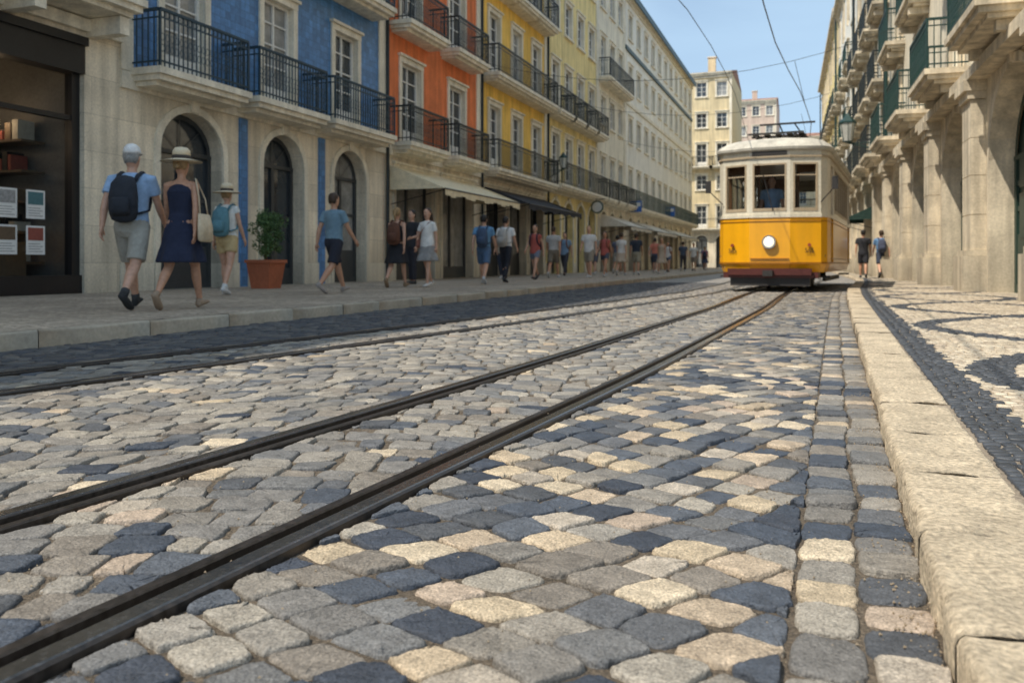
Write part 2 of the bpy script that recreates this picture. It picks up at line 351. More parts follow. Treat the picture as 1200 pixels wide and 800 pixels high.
LV=[0,3.98,7.4,10.8,14.1,17.4]
b0=11.6
building('blue_tile_building',FL(b0),9.5,LV,'tile_blue',[13.2-b0,16.2-b0,19.1-b0],gops=[(13.42-b0,1.75,.12,3.5,.75),(16.4-b0,1.55,.12,3.5,.7),(19.3-b0,1.6,.12,3.5,.7)],
  balc={1:[(.2,2.75),(3.0,5.65),(5.9,9.0)],2:[(.2,2.75),(3.0,5.65),(5.9,9.0)]},iron='iron_b',orn=True,gm='stone')
mb=MB()
for v in (14.95,17.95): mb.box(FL(b0),v-b0-.13,v-b0+.13,.0,.04,.12,3.64,0)
o=mb.build('blue_tile_strip',[M['tile_blue']])
o.parent=bpy.data.objects['blue_tile_building']
b0=21.1
building('terracotta_building',FL(b0),7.1,LV,'orange',[22.8-b0,26.2-b0],ww=1.25,balc={1:'each',2:'each',3:'each'},ground='rect',gops=[(2.0,2.6,.12,3.3,0),(5.2,2.6,.12,3.3,0)],iron='iron',orn=True,pipes=(.1,))
b0=28.2
building('yellow_building',FL(b0),7.9,[0,3.98,7.4,10.8,14.1,17.7],'yellow',[1.5,4.0,6.5],balc={1:'all',2:'all',3:'each'},ground='rect',gops=[(1.6,2.0,.12,3.3,0),(4.1,2.0,.12,3.3,0),(6.5,1.8,.12,3.3,0)],sp=.13,pipes=(.1,))
b0=36.1
building('pale_yellow_building',FL(b0),9.3,[0,4.1,7.4,10.6,13.8,17.0],'yellow2',[1.4,3.6,5.8,8.0],balc={1:'all',2:'each'},gw=1.5,sp=.14,pipes=(.1,),gstone=False,chim=((3,3),))
b0=45.4
building('cream_building',FL(b0),7.,[0,4.1,7.5,10.8,14.,17.9],'cream',[1.3,3.5,5.7],balc={1:'each',3:'all'},gw=1.4,sp=.15)
b0=52.4
building('white_building',FL(b0),29.6,[0,4.1,7.4,10.7,14.,17.5],'white',[1.6+2.65*i for i in range(11)],balc={1:'all'},iron='iron_g',gw=1.4,sp=.16,cornices=(10.7,),chim=((8,2.5),(21,2.5)))
mb=MB(); F=FL(52.4); mb.box(F,0,29.5,.41,.46,17.2,17.62,0); mb.box(F,0,29.5,0,.12,13.95,14.2,0); mb.build('green_cornice',[M['iron_g']]).parent=bpy.data.objects['white_building']
# street-end buildings
def endb(name,x0,x1,y,H,wall,n,fl,dep=12.,**k):
    F=Frame(x0,y,1,0,0,-1); L=x1-x0; lv=[0]+list(np.linspace(4.2,H,fl)); 
    building(name,F,L,lv,wall,[L*(i+.5)/n for i in range(n)],balc={1:'all',3:'each'},gw=1.2,ww=1.05,sp=.2,depth=dep,rows=3,**k)
endb('beige_corner_building',-17.,-8.6,92.,20.6,'ochre',4,6,chim=((6,3),))
endb('pink_hill_building',-19.,-6.4,142.,26.5,'pink',6,8,chim=((3,3),(9,4)))
endb('white_hill_building',-6.2,6.,150.,21.5,'cream',5,7)
endb('ochre_far_building',6.2,22.,140.,21.,'yellow2',6,6)

# --- right-hand row
ra=math.atan(.033)
def FR(v0):
    u0=3.6-.033*v0; t=(-math.sin(ra),math.cos(ra)); n=(-math.cos(ra),-math.sin(ra)); return Frame(u0,v0,*t,*n)
def arcade(name,v0,L,H,wall,iron,seed,step=3.7):
    random.seed(seed); F=FR(v0); e=empty(name); mw,mt,mf,mg,mi,mr=[MB() for _ in range(6)]
    n=max(2,round(L/step)); st=L/n; cs=[st*(i+.5) for i in range(n)]
    g=[(c,st-1.7,.07,3.95,(st-1.7)*.42) for c in cs]; Z1=4.55
    wall_band(mw,F,0,L,0,Z1,g,1,.5)
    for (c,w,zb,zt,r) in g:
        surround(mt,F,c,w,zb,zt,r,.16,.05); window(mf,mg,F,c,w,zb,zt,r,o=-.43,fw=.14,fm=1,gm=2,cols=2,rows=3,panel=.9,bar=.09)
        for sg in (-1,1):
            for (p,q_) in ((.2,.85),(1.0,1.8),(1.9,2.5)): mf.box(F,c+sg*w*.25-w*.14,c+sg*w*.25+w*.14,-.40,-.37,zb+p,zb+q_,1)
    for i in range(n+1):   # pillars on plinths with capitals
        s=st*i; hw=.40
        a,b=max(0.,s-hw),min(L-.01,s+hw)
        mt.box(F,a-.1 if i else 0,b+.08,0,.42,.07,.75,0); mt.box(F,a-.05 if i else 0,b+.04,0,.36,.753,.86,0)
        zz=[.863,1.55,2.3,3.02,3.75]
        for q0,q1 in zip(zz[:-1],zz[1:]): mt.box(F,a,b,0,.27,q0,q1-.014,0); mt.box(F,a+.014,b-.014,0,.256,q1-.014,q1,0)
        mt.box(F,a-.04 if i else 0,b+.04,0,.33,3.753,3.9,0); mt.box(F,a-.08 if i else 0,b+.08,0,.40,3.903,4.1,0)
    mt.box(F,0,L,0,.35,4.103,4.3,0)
    lv=[Z1]+list(np.linspace(Z1,H,5))[1:]
    for k in range(4):
        ops=[(c,1.15,lv[k]+.06,lv[k]+2.3,0) for c in cs]
        wall_band(mw,F,0,L,lv[k],lv[k+1],ops,0,.2,2)
        for (c,w,zb,zt,r) in ops:
            surround(mt,F,c,w,zb,zt,0,.2,.09); window(mf,mg,F,c,w,zb,zt,0,o=-.17,gm=random.choice([0,1]),panel=.4)
        if k in (0,1,2):
            for c in cs: 
                balcony(mt,mi,F,c-1.35,c+1.35,lv[k]+.05+(.12 if k==0 else 0),.85 if k==0 else .6,0,0,k==0,.125,1.05)
                for d in (-1.0,1.0): mt.box(F,c+d-.09,c+d+.09,0,.5,lv[k]-.42+(.12 if k==0 else 0),lv[k]-.255+(.12 if k==0 else 0),0)
    mt.box(F,0,L,0,.2,H-.5,H-.25,0); mt.box(F,0,L,0,.45,H-.247,H,0)
    for s in (.15,L-.2): mi.tube([F(s,.2,z) for z in np.linspace(4.6,H-.5,5)],[.06]*5,8,up=(0,1,0))
    shell(mw,mr,F,L-.012,H)
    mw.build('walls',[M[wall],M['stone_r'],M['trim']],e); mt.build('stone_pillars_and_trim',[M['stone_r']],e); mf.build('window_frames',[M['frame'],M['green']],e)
    mg.build('glass',[M['glass'],M['glass_c'],M['green']],e); mi.build('iron_railings',[M[iron]],e); mr.build('roof',[M['roof']],e)
arcade('arcaded_building',8.6,25.4,17.3,'cream','iron_g',3,5.1)
arcade('arcaded_building',34.,16.,16.2,'greyw','iron',5,4.)
arcade('arcaded_building',50.,18.,19.,'white','iron_g',8,4.)
arcade('arcaded_building',68.,32.,19.6,'yellow2','iron',9,4.)

# ------------------------------------------------------------------ curves of kerbs and rails
XS=np.arange(-6,135,.25)
def curve(p):
    us=np.interp(XS,[a for a,b in p],[b for a,b in p]); k=13
    pad=np.concatenate([us[0]+(np.arange(-k,0))*(us[1]-us[0]),us,us[-1]+np.arange(1,k+1)*(us[-1]-us[-2])])
    ker=np.hanning(k+2)[1:-1]; ker/=ker.sum(); us=np.convolve(pad,ker,'same')[k:-k]
    return lambda v: float(np.interp(v,XS,us))
trk=curve([(-6,-1.95),(1,-1.51),(3,-1.39),(5,-1.27),(9,-1.13),(12,-1.03),(17,-1.0),(21,-.9),(26,-.5),(32,-.25),(45,-.6),(70,-1.6),(135,-4.4)])
lr=curve([(-6,-4.9),(3,-3.64),(5.5,-3.3),(8.8,-2.85),(18,-2.0),(25,-1.95),(40,-2.5),(70,-3.6),(135,-7)])
kerb=curve([(-6,.12),(0,.17),(3.5,.22),(10,.33),(16,.45),(20.8,.62),(26,.95),(32,1.2),(60,.75),(100,-.75),(135,-2)])
G=.35; RW=.068
rails=[lambda v:lr(v)-2*G, lambda v:lr(v), lambda v:trk(v)-G, lambda v:trk(v)+G]
KL=-5.4

mb=MB(); mb.q((-700,-300,-.07),(700,-300,-.07),(700,1200,-.07),(-700,1200,-.07)); mb.build('ground',[mat('distant_ground',(.2,.18,.15),.9)])
bed=mat('joint_sand',(.15,.117,.083),.95,var=.35,vs=5,fine=.5,fs=160,bump=1.,bs=110,bd=.02)
mb=MB()
N=90
for i in range(N):
    a=-6+i*.4; b=a+.4; mb.q((KL-.02,a,-.0095),(kerb(a)+.02,a,-.0095),(kerb(b)+.02,b,-.0095),(KL-.02,b,-.0095))
mb.build('road_joint_bed',[bed])
mb=MB()
for i in range(54):
    a=27.+i*2; b=a+2; mb.q((KL,a,-.004),(kerb(a),a,-.004),(kerb(b),b,-.004),(KL,b,-.004))
mb.build('cobbled_road',[cobble_mat('cobble_far',(.24,.225,.205),(.34,.31,.27),(.14,.125,.11),8.)])
mb=MB(); mb.q((-11.5,-6,.12),(KL-.12,-6,.12),(KL-.12,92,.12),(-11.5,92,.12)); mb.q((-14,92,.12),(-5.5,92,.12),(-9.5,142,.12),(-19,142,.12))
mb.build('pavement',[cobble_mat('pavement_mosaic',(.34,.275,.205),(.54,.44,.33),(.15,.12,.095),10.,.8,.75)])

# ------------------------------------------------------------------ stones
class SB:
    def __init__(s): s.v=[];s.f=[];s.c=[];s.n=0
    def build(s,name,m,smooth=True):
        V=np.concatenate(s.v); me=bpy.data.meshes.new(name)
        me.from_pydata(V.tolist(),[],s.f); C=np.concatenate(s.c)
        at=me.color_attributes.new('Col','FLOAT_COLOR','POINT'); at.data.foreach_set('color',C.astype(np.float32).ravel())
        me.materials.append(m); me.polygons.foreach_set('use_smooth',[smooth]*len(s.f)); me.update()
        ob=bpy.data.objects.new(name,me); COL.objects.link(ob); return ob
def chaikin(P,r):
    Q=np.roll(P,-1,0); A=P*(1-r)+Q*r; B=P*r+Q*(1-r); out=np.empty((2*len(P),2)); out[0::2]=A; out[1::2]=B; return out
def clip(P,nx,ny,d):
    out=[]; n=len(P)
    for i in range(n):
        a=P[i]; b=P[(i+1)%n]; da=nx*a[0]+ny*a[1]-d; db=nx*b[0]+ny*b[1]-d
        if da>=0: out.append(a)
        if (da>=0)!=(db>=0): t=da/(da-db); out.append((a[0]+(b[0]-a[0])*t,a[1]+(b[1]-a[1])*t))
    return out
def area(P):
    P=np.asarray(P); x,y=P[:,0],P[:,1]; return .5*abs(np.dot(x,np.roll(y,-1))-np.dot(y,np.roll(x,-1)))
def stone(sb,P,z,col,lod,gap=.0085,hv=.0032,tilt=.022,rnd=.09):
    P=np.asarray(P,float); c=P.mean(0); size=math.sqrt(area(P)); P=c+(P-c)*(1-gap/size*1.05)
    if lod==0:
        P=P+np.random.uniform(-.006,.006,P.shape); Q=chaikin(chaikin(chaikin(P,rnd*random.uniform(.6,1.8)),.22),.3); Q=Q+np.random.normal(0,.0014,Q.shape)
        rs=[(1.03,-.035),(1.01,-.009),(.985,-.0032),(.955,-.0009),(.90,-.0001),(.66,.0001),(.34,.0)]; nz=.0012
    elif lod==1:
        Q=chaikin(P,rnd*1.1); rs=[(1.01,-.03),(.992,-.005),(.94,-.0002)]; nz=.0009
    else:
        Q=P; rs=[(1.01,-.02),(.955,0.)]; nz=0
    K=len(Q); tx,ty=np.random.normal(0,tilt,2); dz=z+np.random.normal(0,hv)
    vs=np.empty((K*len(rs)+1,3)); D=Q-c
    for i,(s,zz) in enumerate(rs):
        b=vs[i*K:(i+1)*K]; b[:,:2]=c+D*s; b[:,2]=dz+zz+D[:,0]*s*tx+D[:,1]*s*ty
        if nz and i>1: b[:,2]+=np.random.normal(0,nz*(1 if i>2 else .7),K)*(1. if lod else min(1,s+.1))
    vs[-1]=(c[0],c[1],dz)
    o=sb.n; f=sb.f
    for i in range(len(rs)-1):
        for k in range(K):
            k2=(k+1)%K; f.append((o+i*K+k,o+i*K+k2,o+(i+1)*K+k2,o+(i+1)*K+k))
    b=o+(len(rs)-1)*K; t=o+len(vs)-1
    for k in range(K): f.append((b+k,b+(k+1)%K,t))
    sb.v.append(vs); sb.n+=len(vs); cc=np.ones((len(vs),4)); cc[:,:3]=col; sb.c.append(cc)
def lodof(x,y): d=math.hypot(x,y); return 0 if d<4.8 else (1 if d<12 else 2)
def vis(x,y): return y>.2 and x>-(1.25*y+1.6)
def slope(fn,v): return (fn(v+.2)-fn(v-.2))/.4
GREY=[(.205,.188,.166),(.26,.236,.203),(.175,.165,.153),(.30,.268,.222),(.23,.206,.174),(.195,.17,.142),(.15,.148,.145)]
DARK=[(.052,.063,.083),(.066,.077,.097),(.045,.053,.070),(.085,.095,.112),(.078,.082,.09),(.11,.113,.12)]
CREAM=[(.46,.37,.255),(.52,.43,.31),(.41,.325,.225),(.43,.34,.245),(.38,.30,.23),(.36,.31,.25)]
def vc(c,a=.14):
    k=random.uniform(1-a,1+a); return (c[0]*k,c[1]*k,c[2]*k)
def colA(x,y):
    if x<rails[0](y)-RW and y>.5:   # building shadow along the left kerb, painted into darker sett colours
        return vc(random.choice([(.075,.078,.084),(.095,.094,.094),(.06,.064,.074),(.12,.115,.11)]),.15)
    r=random.random(); near=max(0,min(1,(5.5-y)/3))
    if r<.015+.05*near: return vc(random.choice(CREAM))
    if r<.05+.17*near: return vc(random.choice(DARK))
    c=vc(random.choice(GREY),.12); k=1.14-.16*near
    return (c[0]*k,c[1]*k,c[2]*k)
def colB(x,y):
    f=math.sin(x*3.1+y*1.7)*.5+math.sin(y*2.3-x*1.2)*.5
    near=max(0,min(1,(9-y)/5))
    edge=max(0,min(1,(x-(trk(y)+.42))/.45))
    pc=.05+near*(.16+.10*edge+.06*f); pd=.10+near*(.30-.10*f)
    r=random.random()
    if r<pc: return vc(random.choice(CREAM))
    if r<pc+pd: return vc(random.choice(DARK))
    return vc(random.choice(GREY))
sbs=SB()
def lattice(rect,ang,w,h,zones,colf,bond,warp,jit=.012):
    ca,sa=math.cos(ang),math.sin(ang); x0,x1,y0,y1=rect
    cs=[(x*ca+y*sa,-x*sa+y*ca) for x in (x0,x1) for y in (y0,y1)]
    a0,a1=min(c[0] for c in cs)-.3,max(c[0] for c in cs)+.3; b0_,b1=min(c[1] for c in cs)-.3,max(c[1] for c in cs)+.3
    def world(a,b):
        a2,b2=warp(a,b); return (a2*ca-b2*sa,a2*sa+b2*ca)
    nr=int((b1-b0_)/h); na=int((a1-a0)/w)
    jx=np.random.uniform(-jit,jit,(nr+2,na+2,2))
    for j in range(nr):
        off=(random.random()*w) if bond else 0
        xs=[a0+off+i*w+(random.uniform(-.2,.2)*w if bond else 0) for i in range(na+1)]
        for i in range(na):
            ac=a0+(i+.5)*w; bc=b0_+(j+.5)*h; wx,wy=world(ac,bc)
            if not(x0-.2<wx<x1+.2 and y0-.1<wy<y1+.1) or not vis(wx,wy): continue
            if bond:
                aL,aR=xs[i],xs[i+1]; q=lambda a,jj:(a+.0, b0_+jj*h+.013*math.sin(a*9+jj*2.1)+.009*math.sin(a*23+jj))
                t=[random.uniform(-jit,jit) for _ in range(4)]
                A=[q(aL,j),q(aR,j),q(aR,j+1),q(aL,j+1)]; A=[(p[0]+tt,p[1]) for p,tt in zip(A,t)]
            else:
                A=[(a0+(i+di)*w+jx[j+dj,i+di,0],b0_+(j+dj)*h+jx[j+dj,i+di,1]) for di,dj in ((0,0),(1,0),(1,1),(0,1))]
            P=[world(*p) for p in A]
            for zn in zones:
                lo,hi=zn; l=lo(wy); r=hi(wy); xsn=[p[0] for p in P]
                if max(xsn)<l or min(xsn)>r: continue
                Q=P
                if min(xsn)<l+.03: sl=slope(lo,wy); Q=clip(Q,1,-sl,l-sl*wy)
                if len(Q)>2 and max(xsn)>r-.03: sl=slope(hi,wy); Q=clip(Q,-1,sl,-(r-sl*wy))
                if len(Q)<3 or area(Q)<w*h*.07: continue
                D=[math.dist(Q[k],Q[(k+1)%len(Q)]) for k in range(len(Q))]
                Q=[Q[k] for k in range(len(Q)) if D[k]>.008]
                if len(Q)<3: continue
                cx=sum(p[0] for p in Q)/len(Q); stone(sbs,Q,0,colf(cx,wy),lodof(cx,wy))
STRIP=.24
z_left=[(lambda v:KL+.005,lambda v:rails[0](v)-RW),(lambda v:rails[0](v)+RW,lambda v:rails[1](v)-RW),(lambda v:rails[1](v)+RW,lambda v:rails[2](v)-RW),(lambda v:rails[2](v)+RW,lambda v:rails[3](v)-RW)]
def warpA(a,b):
    t=(a/1.7)%1-.5; return a,b+.20*(1-4*t*t)
def warpB(a,b): return a+.05*math.sin(b*2.6)+.02*math.sin(a*5),b+.07*math.sin(a*2.3+.6)
lattice((KL,.3,.2,27.),R(16),.128,.110,z_left,colA,True,warpA)
lattice((-2.2,1.2,.2,27.),R(62),.118,.118,[(lambda v:rails[3](v)+RW,lambda v:kerb(v)-STRIP)],colB,False,warpB,.013)
for col in range(2):
    v=.3+random.random()*.1; w=STRIP/2
    while v<27:
        h=random.uniform(.09,.16); wob=lambda y:.008*math.sin(y*5.3+col)+.006*math.sin(y*11)
        lo=lambda y:kerb(y)-STRIP+col*w+(wob(y) if col else 0); hi_=lambda y:kerb(y)-STRIP+(col+1)*w+(0.008*math.sin(y*5.3+1)+.006*math.sin(y*11) if col==0 else 0)
        P=[(lo(v)+random.uniform(-.006,.006),v),(hi_(v),v+random.uniform(-.01,.01)),(hi_(v+h),v+h),(lo(v+h)+random.uniform(-.006,.006),v+h+random.uniform(-.01,.01))]
        stone(sbs,P,0,colB(lo(v),v) if random.random()<.6 else vc(random.choice(GREY)),lodof(.1,v)); v+=h
stm=mat('sett_stone',(1,1,1),.58,var=.26,vs=18,fine=.45,fs=210,bump=1.,bs=110,bd=.006,attr='Col',spec=.42,rvar=.18,bump2=(38,.7,.008))
sbs.build('cobblestone_setts',stm)

# right pavement mosaic
sm=SB(); KW=.25
def pav_dark(x,y):
    d=x-kerb(y)
    if .27<d<.44: return True
    e=d-1.5
    a=.92*math.sin(y*.9+.4); w_=.10+.05*abs(math.cos(y*.9+.4))
    return abs(e-a)<w_ or abs(e+a)<w_
def pavstones(y0,y1,s,lod,wmax):
    y=y0
    while y<y1:
        x=kerb(y)+KW+.003; xm=min(3.6-.033*y+.1,wmax(y)); row=random.uniform(0,s)
        h=s*random.uniform(.85,1.1)
        while x<xm:
            w=s*random.uniform(.75,1.2); j=s*.12
            P=[(x+random.uniform(-j,j),y+random.uniform(-j,j)),(x+w+random.uniform(-j,j),y+random.uniform(-j,j)),(x+w+random.uniform(-j,j),y+h+random.uniform(-j,j)),(x+random.uniform(-j,j),y+h+random.uniform(-j,j))]
            c=vc((.05,.055,.064),.3) if pav_dark(x+w/2,y+h/2) else vc(random.choice([(.50,.415,.30),(.45,.37,.27),(.54,.46,.345),(.40,.325,.24)]),.12)
            stone(sm,P,.07,c,lod,gap=.005 if s<.07 else .01,hv=.0012,tilt=.012); x+=w
        y+=h
pavstones(.6,6.,.052,1,lambda y:.30*y+1.0)
pavstones(6.,13.,.07,2,lambda y:.27*y+1.0)
pavstones(13.,34.,.12,2,lambda y:9)
stm2=mat('mosaic_stone',(1,1,1),.55,var=.16,vs=3,fine=.2,fs=150,bump=.4,bs=90,bd=.004,attr='Col',rvar=.1)
sm.build('mosaic_pavement_stones',stm2)
mb=MB()
for i in range(72):
    a=-6+i*1.5; b=a+1.5; mb.q((kerb(a)+.2,a,.0625),(3.75-.033*a,a,.0625),(3.75-.033*b,b,.0625),(kerb(b)+.2,b,.0625))
mb.build('pavement',[mat('pavement_sand',(.24,.195,.145),.95,var=.2,fine=.4,fs=100,bump=.5)])
mb=MB()
for i in range(34):
    a=34+i*2; b=a+2; mb.q((kerb(a)+.25,a,.071),(3.75-.033*a,a,.071),(3.75-.033*b,b,.071),(kerb(b)+.25,b,.071))
mb.build('pavement',[cobble_mat('pavement_far',(.42,.36,.27),(.52,.44,.33),(.3,.25,.18),14.)])

# kerb stones
def kerbstones(name,fn,w,side,zt,y0,y1,mt_,lmin,lmax,near):
    vs=[];fs=[];y=y0
    while y<y1:
        l=random.uniform(lmin,lmax); ya,yb=y+.003,y+l-.003; nx,ny=(12,36) if y<near else (3,4)
        dz=random.uniform(-.004,.004); dx=random.uniform(-.005,.005); r=.012; base=len(vs)
        prof=[(0,-.05),(0,zt-r*1.6),(r*.3,zt-r*.6),(r,zt)]+[(r+(w-2*r)*i/nx,zt) for i in range(1,nx+1)]+[(w-.004,zt-.004),(w,zt-.03)]
        ph=[random.uniform(0,9) for _ in range(4)]
        chips=[(random.uniform(0,1),random.uniform(.01,.035),random.uniform(.003,.009)) for _ in range(4)]
        for j in range(ny+1):
            yy=ya+(yb-ya)*j/ny; ed=.010 if (ny>5 and j in (0,ny)) else (.002 if ny>5 and j in (1,ny-1) else 0)
            ch=sum(d*math.exp(-((yy-ya-c*l)/w_)**2) for c,w_,d in chips) if ny>5 else 0
            for k,(px,pz) in enumerate(prof):
                n=.0022*math.sin(yy*17+ph[0]+px*30)+.0018*math.sin(yy*41+ph[1]-px*17)+random.uniform(-.0013,.0013)*(y<near)
                xx=px-(.003*math.sin(yy*9+ph[2])+.0025*math.sin(yy*37+ph[3])+random.uniform(-.0012,.0012)*(y<near)-(ch if k in(1,2,3) else 0))*(1 if k<4 else 0)
                vs.append((fn(yy)+dx+side*xx,yy,(pz+n*(pz>zt-.03)+dz-ed*(pz>0)*.6-(ch*.7 if k in(2,3,4) else 0))))
        K=len(prof)
        for j in range(ny):
            for k in range(K-1): a=base+j*K+k; fs.append((a,a+1,a+K+1,a+K))
        fs.append(tuple(base+k for k in range(K))); fs.append(tuple(base+ny*K+k for k in range(K-1,-1,-1)))
        y+=l
    mb=MB(); mb.add(vs,fs); return mb.build(name,[mt_],smooth=True)
kmat=mat('kerb_limestone',(.52,.425,.30),.82,var=.26,vs=5,fine=.34,fs=80,bump=1.,bs=70,bd=.014,bump2=(14,.6,.016))
kerbstones('kerb',kerb,KW,1,.07,.3,34,kmat,.42,.78,7)
kerbstones('kerb',kerb,KW,1,.07,34,110,kmat,.9,1.2,0)
kmat2=mat('kerb_limestone_worn',(.44,.37,.28),.82,var=.2,vs=2,bump=.5,bs=30)
kerbstones('kerb',lambda v:KL,.12,-1,.12,-4,92,kmat2,.8,1.3,0)

# rails
steel=mat('rail_steel',(.05,.042,.037),.42,metal=.6,var=.35,vs=3,fine=.35,fs=60,bump=.2,bs=120,bd=.003,rvar=.12)
steel2=mat('rail_head_worn_steel',(.20,.19,.18),.22,metal=.9,var=.3,vs=3,fine=.2,fs=80,bump=.06,bs=160,bd=.002,rvar=.08)
def rail(fn,flip,name='tram_rail'):
    prof=[(-.066,-.04),(-.066,.006),(-.062,.010),(-.040,.010),(-.036,.006),(-.034,-.028),(-.004,-.030),(0.,-.022),(.003,.010),(.008,.0135),(.012,.0148),(.050,.0150),(.056,.0135),(.064,.009),(.066,-.04)]
    ys=list(np.arange(-3,30,.2))+list(np.arange(30,110,1.)); mb=MB(); K=len(prof); vs=[]
    for y in ys:
        for (a,z) in prof: vs.append((fn(y)+a*flip,y,z))
    for j in range(len(ys)-1):
        for k in range(K-1):
            a=j*K+k; mb.f.append((a,a+1,a+K+1,a+K)); mb.m.append(1 if k in (9,10,11) else 0)
    mb.v=vs; return mb.build(name,[steel,steel2])
for i,f in enumerate(rails): rail(f,1 if i%2 else -1)

mb=MB()
for i in range(3600):
    y=.5+random.random()**1.6*7; 
    x=kerb(y)-abs(random.gauss(0,.05)) if random.random()<.5 else random.uniform(max(-3,-1.2*y-.5),kerb(y))
    r=random.uniform(.0012,.0038); z=random.uniform(-.008,-.002)+r
    P=[(x+r*random.uniform(.7,1.3)*math.cos(k*2.1),y+r*random.uniform(.7,1.3)*math.sin(k*2.1),z) for k in range(3)]
    mb.add(P+[(x,y,z+r),(x,y,z-r)],[(0,1,3),(1,2,3),(2,0,3),(0,1,4),(1,2,4),(2,0,4)])
mb.build('gravel',[mat('grit',(.32,.25,.17),.9)])

# ------------------------------------------------------------------ tram
def tram():
    e=empty('tram',(-1.0,19.0,0),R(174.8))
    yel=mat('tram_yellow_paint',(.82,.38,.006),.32,var=.07,vs=1.5,fine=.03,bump=.02,coat=.4,streak=.08)
    crm=mat('tram_cream_paint',(.68,.62,.49),.38,var=.08,vs=1.5,bump=.02,coat=.3,streak=.1)
    rf=mat('tram_roof_paint',(.52,.49,.42),.6,var=.18,vs=2,bump=.1,streak=.2)
    dk=mat('tram_underframe',(.03,.026,.024),.6,var=.3); red=mat('tram_bumper_red',(.09,.018,.012),.5,var=.2)
    wood=mat('tram_wood',(.25,.12,.05),.5,var=.2); lamp=mat('tram_headlamp',(.9,.85,.7),.2,emit=((1,.84,.55),.75),var=.3,vs=30); chrome=mat('chrome',(.5,.48,.45),.25,metal=1.,var=.05)
    half=[(.42,0),(1.02,-.23),(1.13,-.42),(1.17,-.7),(1.17,-7.0),(1.0,-7.38),(.42,-7.6)]
    P=[(-.42,0)]+half+[(-x,y) for x,y in half[::-1]][:-1]
    mbod,mgl,mfr=MB(),MB(),MB()
    n=len(P)
    for i in range(n):
        a=Vector(P[i]); b=Vector(P[(i+1)%n]); t=(b-a); L=t.length; t.normalize(); nn=(-t.y,t.x)
        F=Frame(a.x,a.y,t.x,t.y,nn[0],nn[1])
        lo=[];hi=[]
        if L>5:
            dc=[.42,L-.42]
            for c in dc: lo.append((c,.66,.62,1.6,0)); hi.append((c,.66,1.6,2.74,0))
            nw=6
            for k in range(nw):
                c=1.05+(L-2.1)*(k+.5)/nw; hi.append((c,.70,1.74,2.74,.08))
            for c in dc:
                mgl.q(F(c-.33,-.07,1.2),F(c+.33,-.07,1.2),F(c+.33,-.07,2.74),F(c-.33,-.07,2.74)); mfr.box(F,c-.33,c+.33,-.08,-.05,.62,1.2,2)
                for q in (-.31,0,.31): mfr.box(F,c+q-.025,c+q+.025,-.09,-.045,1.2,2.74,2)
        elif L>.8: hi.append((L/2,.70,1.72,2.74,.06))
        elif L>.55: hi.append((L/2,.51,1.72,2.74,.06))
        wall_band(mbod,F,0,L,.62,1.6,lo,0,.07)
        m_=.02; mbod.q(F(m_ if L<1 else 0,-.07,.42),F(L-(m_ if L<1 else 0),-.07,.42),F(L,0,.62),F(0,0,.62),0)
        wall_band(mbod,F,0,L,1.6,3.02,hi,1,.07)
        for (c,w,zb,zt,r) in hi:
            if zb<1.65: continue
            window(mfr,mgl,F,c,w,zb,zt,0,o=-.05,cols=1,rows=1,fw=.035,fm=0)
            mfr.box(F,c-w/2+.03,c+w/2-.03,-.045,-.02,zt-.27,zt-.245,0)
        mfr.box(F,-.004,L+.004,0,.022,1.585,1.655,1); mfr.box(F,-.004,L+.004,0,.03,2.86,2.90,0); mfr.box(F,-.003,L+.003,0,.014,1.50,1.515,3)
        mfr.box(F,-.003,L+.003,0,.014,.60,.635,3)
        if L>.7: mfr.box(F,.02,L-.02,.0,.03,.70,.72,3)
    body=mbod.build('body',[yel,crm],e); mgl.build('window_glass',[M['tglass']],e)
    mfr.build('window_frames_and_beading',[mat('tram_window_wood',(.42,.33,.22),.45,var=.1),crm,wood,mat('tram_lining',(.35,.14,.01),.4)],e)
    mr=MB(); K=len(P)
    def ring(sx,dy,z):
        out=[]
        for (x,y) in P:
            k_=1-.2*min(1,abs(x)/1.1)
            yy=y-dy*k_ if y>-3.8 else y+dy*k_
            out.append((x*sx,yy,z))
        return out
    spec=[(1.02,-.04,3.0),(1.05,-.08,3.03),(1.055,-.09,3.08),(1.0,0.02,3.165),(.9,.16,3.245),(.75,.38,3.31),(.5,.7,3.36),(.22,1.1,3.385),(.02,1.6,3.39)]
    vs=[]; 
    for s in spec: vs+=ring(*s)
    fs=[]
    for i in range(len(spec)-1):
        for k in range(K): fs.append((i*K+k,i*K+(k+1)%K,(i+1)*K+(k+1)%K,(i+1)*K+k))
    fs.append(tuple(range(K))); mr.add(vs,fs); r_=mr.build('roof',[rf],e,smooth=True)
    r_.modifiers.new('es','EDGE_SPLIT').split_angle=R(40)
    mg=MB()
    for x in (-.42,.42): mg.box(W,x-.03,x+.03,-5.6,-.9,3.43,3.49)
    for y in np.arange(-5.6,-.8,.52): mg.box(W,-.6,.6,y-.03,y+.03,3.491,3.53); 
    for y in (-5.4,-3.2,-1.1):
        for x in (-.42,.42): mg.box(W,x-.025,x+.025,y-.025,y+.025,3.28,3.43)
    for x in (-.5,-.25,0,.25,.5): mg.box(W,x-.06,x+.06,-5.2,-1.2,3.532,3.56)
    mg.box(W,-.35,.35,-3.6,-2.6,3.562,3.66); mg.box(W,-.75,-.55,-4.4,-2.2,3.31,3.5); mg.box(W,.55,.75,-4.4,-2.2,3.31,3.5)
    for x in (-.3,.3):
        mg.tube([(x,-2.7,3.66),(x*.8,-4.6,3.86)],[.025,.02],6); mg.tube([(x*.8,-4.6,3.86),(x*.6,-2.9,4.0)],[.02,.018],6)
